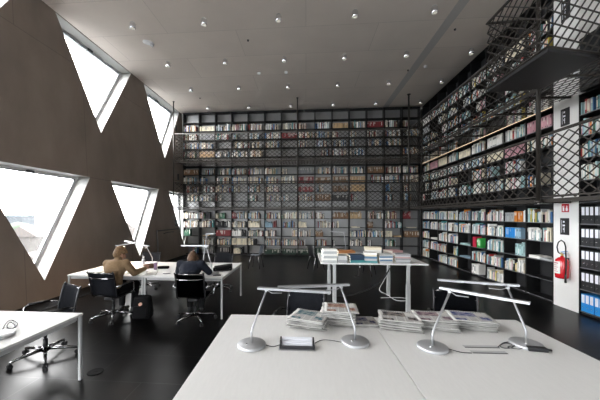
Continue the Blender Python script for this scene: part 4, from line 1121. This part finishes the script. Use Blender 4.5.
    if hairstyle == 'bun':
        bc_ = hed+V3(.02,-.035,.115); q.ell(bc_, (.050,.048,.044), hr, 14)
        for k in range(7):
            a = k*.9; d_ = rt*math.cos(a)+upv*math.sin(a); q.cap(bc_+d_*.03, bc_+d_*.052-fw*.01, .016, .008)
    for k in (-1,1): q.cap(hed+upv*.10+fw*.04+rt*(k*.02), hed+upv*.05+fw*.082+rt*(k*.055), .02, .012)
    remeshed(q, 'hair', hair_mt, t, .006, 2)
    return t
# joints in the sitter's frame: +Y forward, origin on the floor under the seat's middle
J1 = dict(pelvis=V3(.06,-.03,.56), waist=V3(.08,-.01,.73), chest=V3(.085,.03,.90), neck=V3(.085,.09,1.035), head=V3(.075,.155,1.135), face=(.35,.75,-.62),
          shL=V3(-.085,.03,.960), shR=V3(.265,.07,.975), elL=V3(-.17,.14,.75), elR=V3(.36,.16,.79), wrL=V3(-.0,.36,.795), wrR=V3(.40,.40,.83),
          hdL=(.7,.6,-.12), hdR=(-.15,.75,.45), hnL=(0,0,-1), hnR=(-.6,.2,-.8), hsL=1, hsR=-1, curlR=.7,
          hipL=V3(-.05,.0,.53), hipR=V3(.15,.0,.53), knL=V3(-.10,.40,.53), knR=V3(.20,.40,.53), anL=V3(-.08,.36,.085), anR=V3(.20,.33,.085))
person((C1.x-.06,C1.y-.0,0), R(-8), 'person in a beige jacket reading at the desk, seen from behind', J1, M['beige'], M['hairlight'], 'short')
J2 = dict(pelvis=V3(0,-.03,.56), waist=V3(0,.0,.73), chest=V3(.0,.09,.875), neck=V3(-.0,.155,.965), head=V3(-.01,.24,1.025), face=(0,.72,-.69),
          shL=V3(-.185,.12,.96), shR=V3(.185,.12,.96), elL=V3(-.27,.22,.80), elR=V3(.30,.22,.80), wrL=V3(-.06,.40,.80), wrR=V3(.16,.43,.80),
          hdL=(.75,.6,-.1), hdR=(-.6,.75,-.05), hnL=(0,0,-1), hnR=(0,0,-1), hsL=1, hsR=-1,
          hipL=V3(-.10,.0,.53), hipR=V3(.10,.0,.53), knL=V3(-.13,.40,.53), knR=V3(.13,.40,.53), anL=V3(-.11,.36,.085), anR=V3(.13,.30,.085))
person((C2.x-.12,C2.y-.0,0), R(2), 'person in a navy sweater with brown bun bent over the desk', J2, M['navy'], M['hairbrown'], 'bun')

# ============================================================ OUTSIDE (pale town below the windows)
m = mat('pale facade', (.024,.028,.032), .9); M['fac'] = m; M['fac2'] = mat('pale facade warm', (.032,.029,.027), .9); M['pane2'] = mat('dull pane', (.014,.017,.02), .6); M['tree'] = mat('pale foliage', (.020,.030,.018), .9); M['roof'] = mat('pale roof', (.034,.029,.027), .9)
g = MB(); g.b2((-260,-120,-13),(-7.2,330,-12)); struct('ground', g, mat('pale street', (.026,.028,.03), .9))
def house(x, y, w, d, h, mt, lab, roof=True):
    t = thing('town_building', lab, 'building', (x,y,-12), R(12), 'town buildings outside')
    MB().b2((-w/2,-d/2,0),(w/2,d/2,h)).build('wall', mt, t)
    if roof:
        q = MB(); q.prism([(-w/2-.3,-d/2-.3,h),(w/2+.3,-d/2-.3,h),(0,-d/2-.3,h+w*.35)], (0,d+.6,0)); q.build('roof', M['roof'], t)
    else: MB().b2((-w/2-.2,-d/2-.2,h),(w/2+.2,d/2+.2,h+.5)).build('roof', M['fac'], t)
    for k in range(int(h//3.2)):
        for j in range(max(2, int(d//3))):
            y0 = -d/2+d*(j+.5)/max(2, int(d//3)); MB().b2((w/2-.05,y0-.6,k*3.2+1),(w/2+.06,y0+.6,k*3.2+2.6)).build('window', M['pane2'], t)
house(-76,74,8,9,8,M['fac2'],'pale gabled house in the middle of the big lower window')
house(-41,67,12,14,8,M['fac'],'pale gabled house outside the second lower window')
house(-181,167,11,11,13,M['fac'],'pale flat roofed tower block far outside the big lower window',False)
house(-54,54,6,7,4.5,M['fac2'],'low pale house below the gabled house in the big window')
for x, y, s, lab in ((-100,93,5.0,'pale green tree left of the gabled house in the big window'),(-88,89,4.2,'pale tree behind the gabled house in the big window'),(-36,48,3.4,'small pale tree beyond the second lower window')):
    t = thing('tree', lab, 'tree', (x,y,-12), 0, 'trees outside')
    MB().cyl((0,0,0),(0,0,s),.35,.2).build('trunk', M['brownbag'], t)
    q = MB(); r = random.Random(int(s*10))
    for k in range(14):
        q.ell((r.uniform(-.6,.6)*s*.7, r.uniform(-.6,.6)*s*.7, s*1.2+r.uniform(-.5,.7)*s), (s*.42,)*3, n=8)
    q.build('crown', M['tree'], t)

# ============================================================ LIGHT, WORLD, CAMERA
w = bpy.data.worlds.new('overcast sky'); sc.world = w; w.use_nodes = True; nt = w.node_tree
bg = nt.nodes['Background']
tc = nt.nodes.new('ShaderNodeTexCoord'); sx = nt.nodes.new('ShaderNodeSeparateXYZ'); cr = nt.nodes.new('ShaderNodeValToRGB')
nt.links.new(tc.outputs['Generated'], sx.inputs[0]); nt.links.new(sx.outputs['Z'], cr.inputs['Fac']); nt.links.new(cr.outputs[0], bg.inputs['Color'])
cr.color_ramp.elements[0].position = 0; cr.color_ramp.elements[0].color = (.80,.86,.90,1); cr.color_ramp.elements[1].position = .3; cr.color_ramp.elements[1].color = (1,1,1,1)
bg.inputs['Strength'].default_value = 5.0
def portal(c, sx_, sy_, rot):
    l = bpy.data.lights.new('window portal', 'AREA'); l.shape = 'RECTANGLE'; l.size = sx_; l.size_y = sy_; l.cycles.is_portal = True
    o = bpy.data.objects.new('window portal', l); col.objects.link(o); o.location = c; o.rotation_euler = rot
for t in tris:
    ys = [p[0] for p in t]; zs = [p[1] for p in t]; zc2 = (min(zs)+max(zs))/2
    portal((wallx(zc2)-.5, (min(ys)+max(ys))/2, zc2), max(zs)-min(zs), max(ys)-min(ys), (0,R(-90),0))
portal((1.9,-8.25,1.35), 1.6, 2.7, (R(90),0,0))
# reading lamp glow over the person in beige
l = bpy.data.lights.new('reading lamp glow', 'AREA'); l.shape = 'RECTANGLE'; l.size = .5; l.size_y = .03; l.energy = 3; l.color = (1,.72,.5)
o = bpy.data.objects.new('reading lamp glow', l); col.objects.link(o); o.location = tuple((at(115.5,245.8,5.9)+at(135,242.8,6.2))/2-Vector((0,0,.03)))
cam = bpy.data.cameras.new('camera'); cam.sensor_width = 36; cam.lens = F*36/600; cam.shift_x = (300-PX)/600; cam.shift_y = (PY-200)/600; cam.clip_start = .05; cam.clip_end = 800
co = bpy.data.objects.new('camera', cam); col.objects.link(co); co.location = CAM; co.rotation_euler = (R(90),0,YAW); sc.camera = co
sc.view_settings.view_transform = 'Standard'; sc.view_settings.look = 'None'; sc.view_settings.gamma = 1; sc.view_settings.use_curve_mapping = False
sc.view_settings.exposure = 2.52
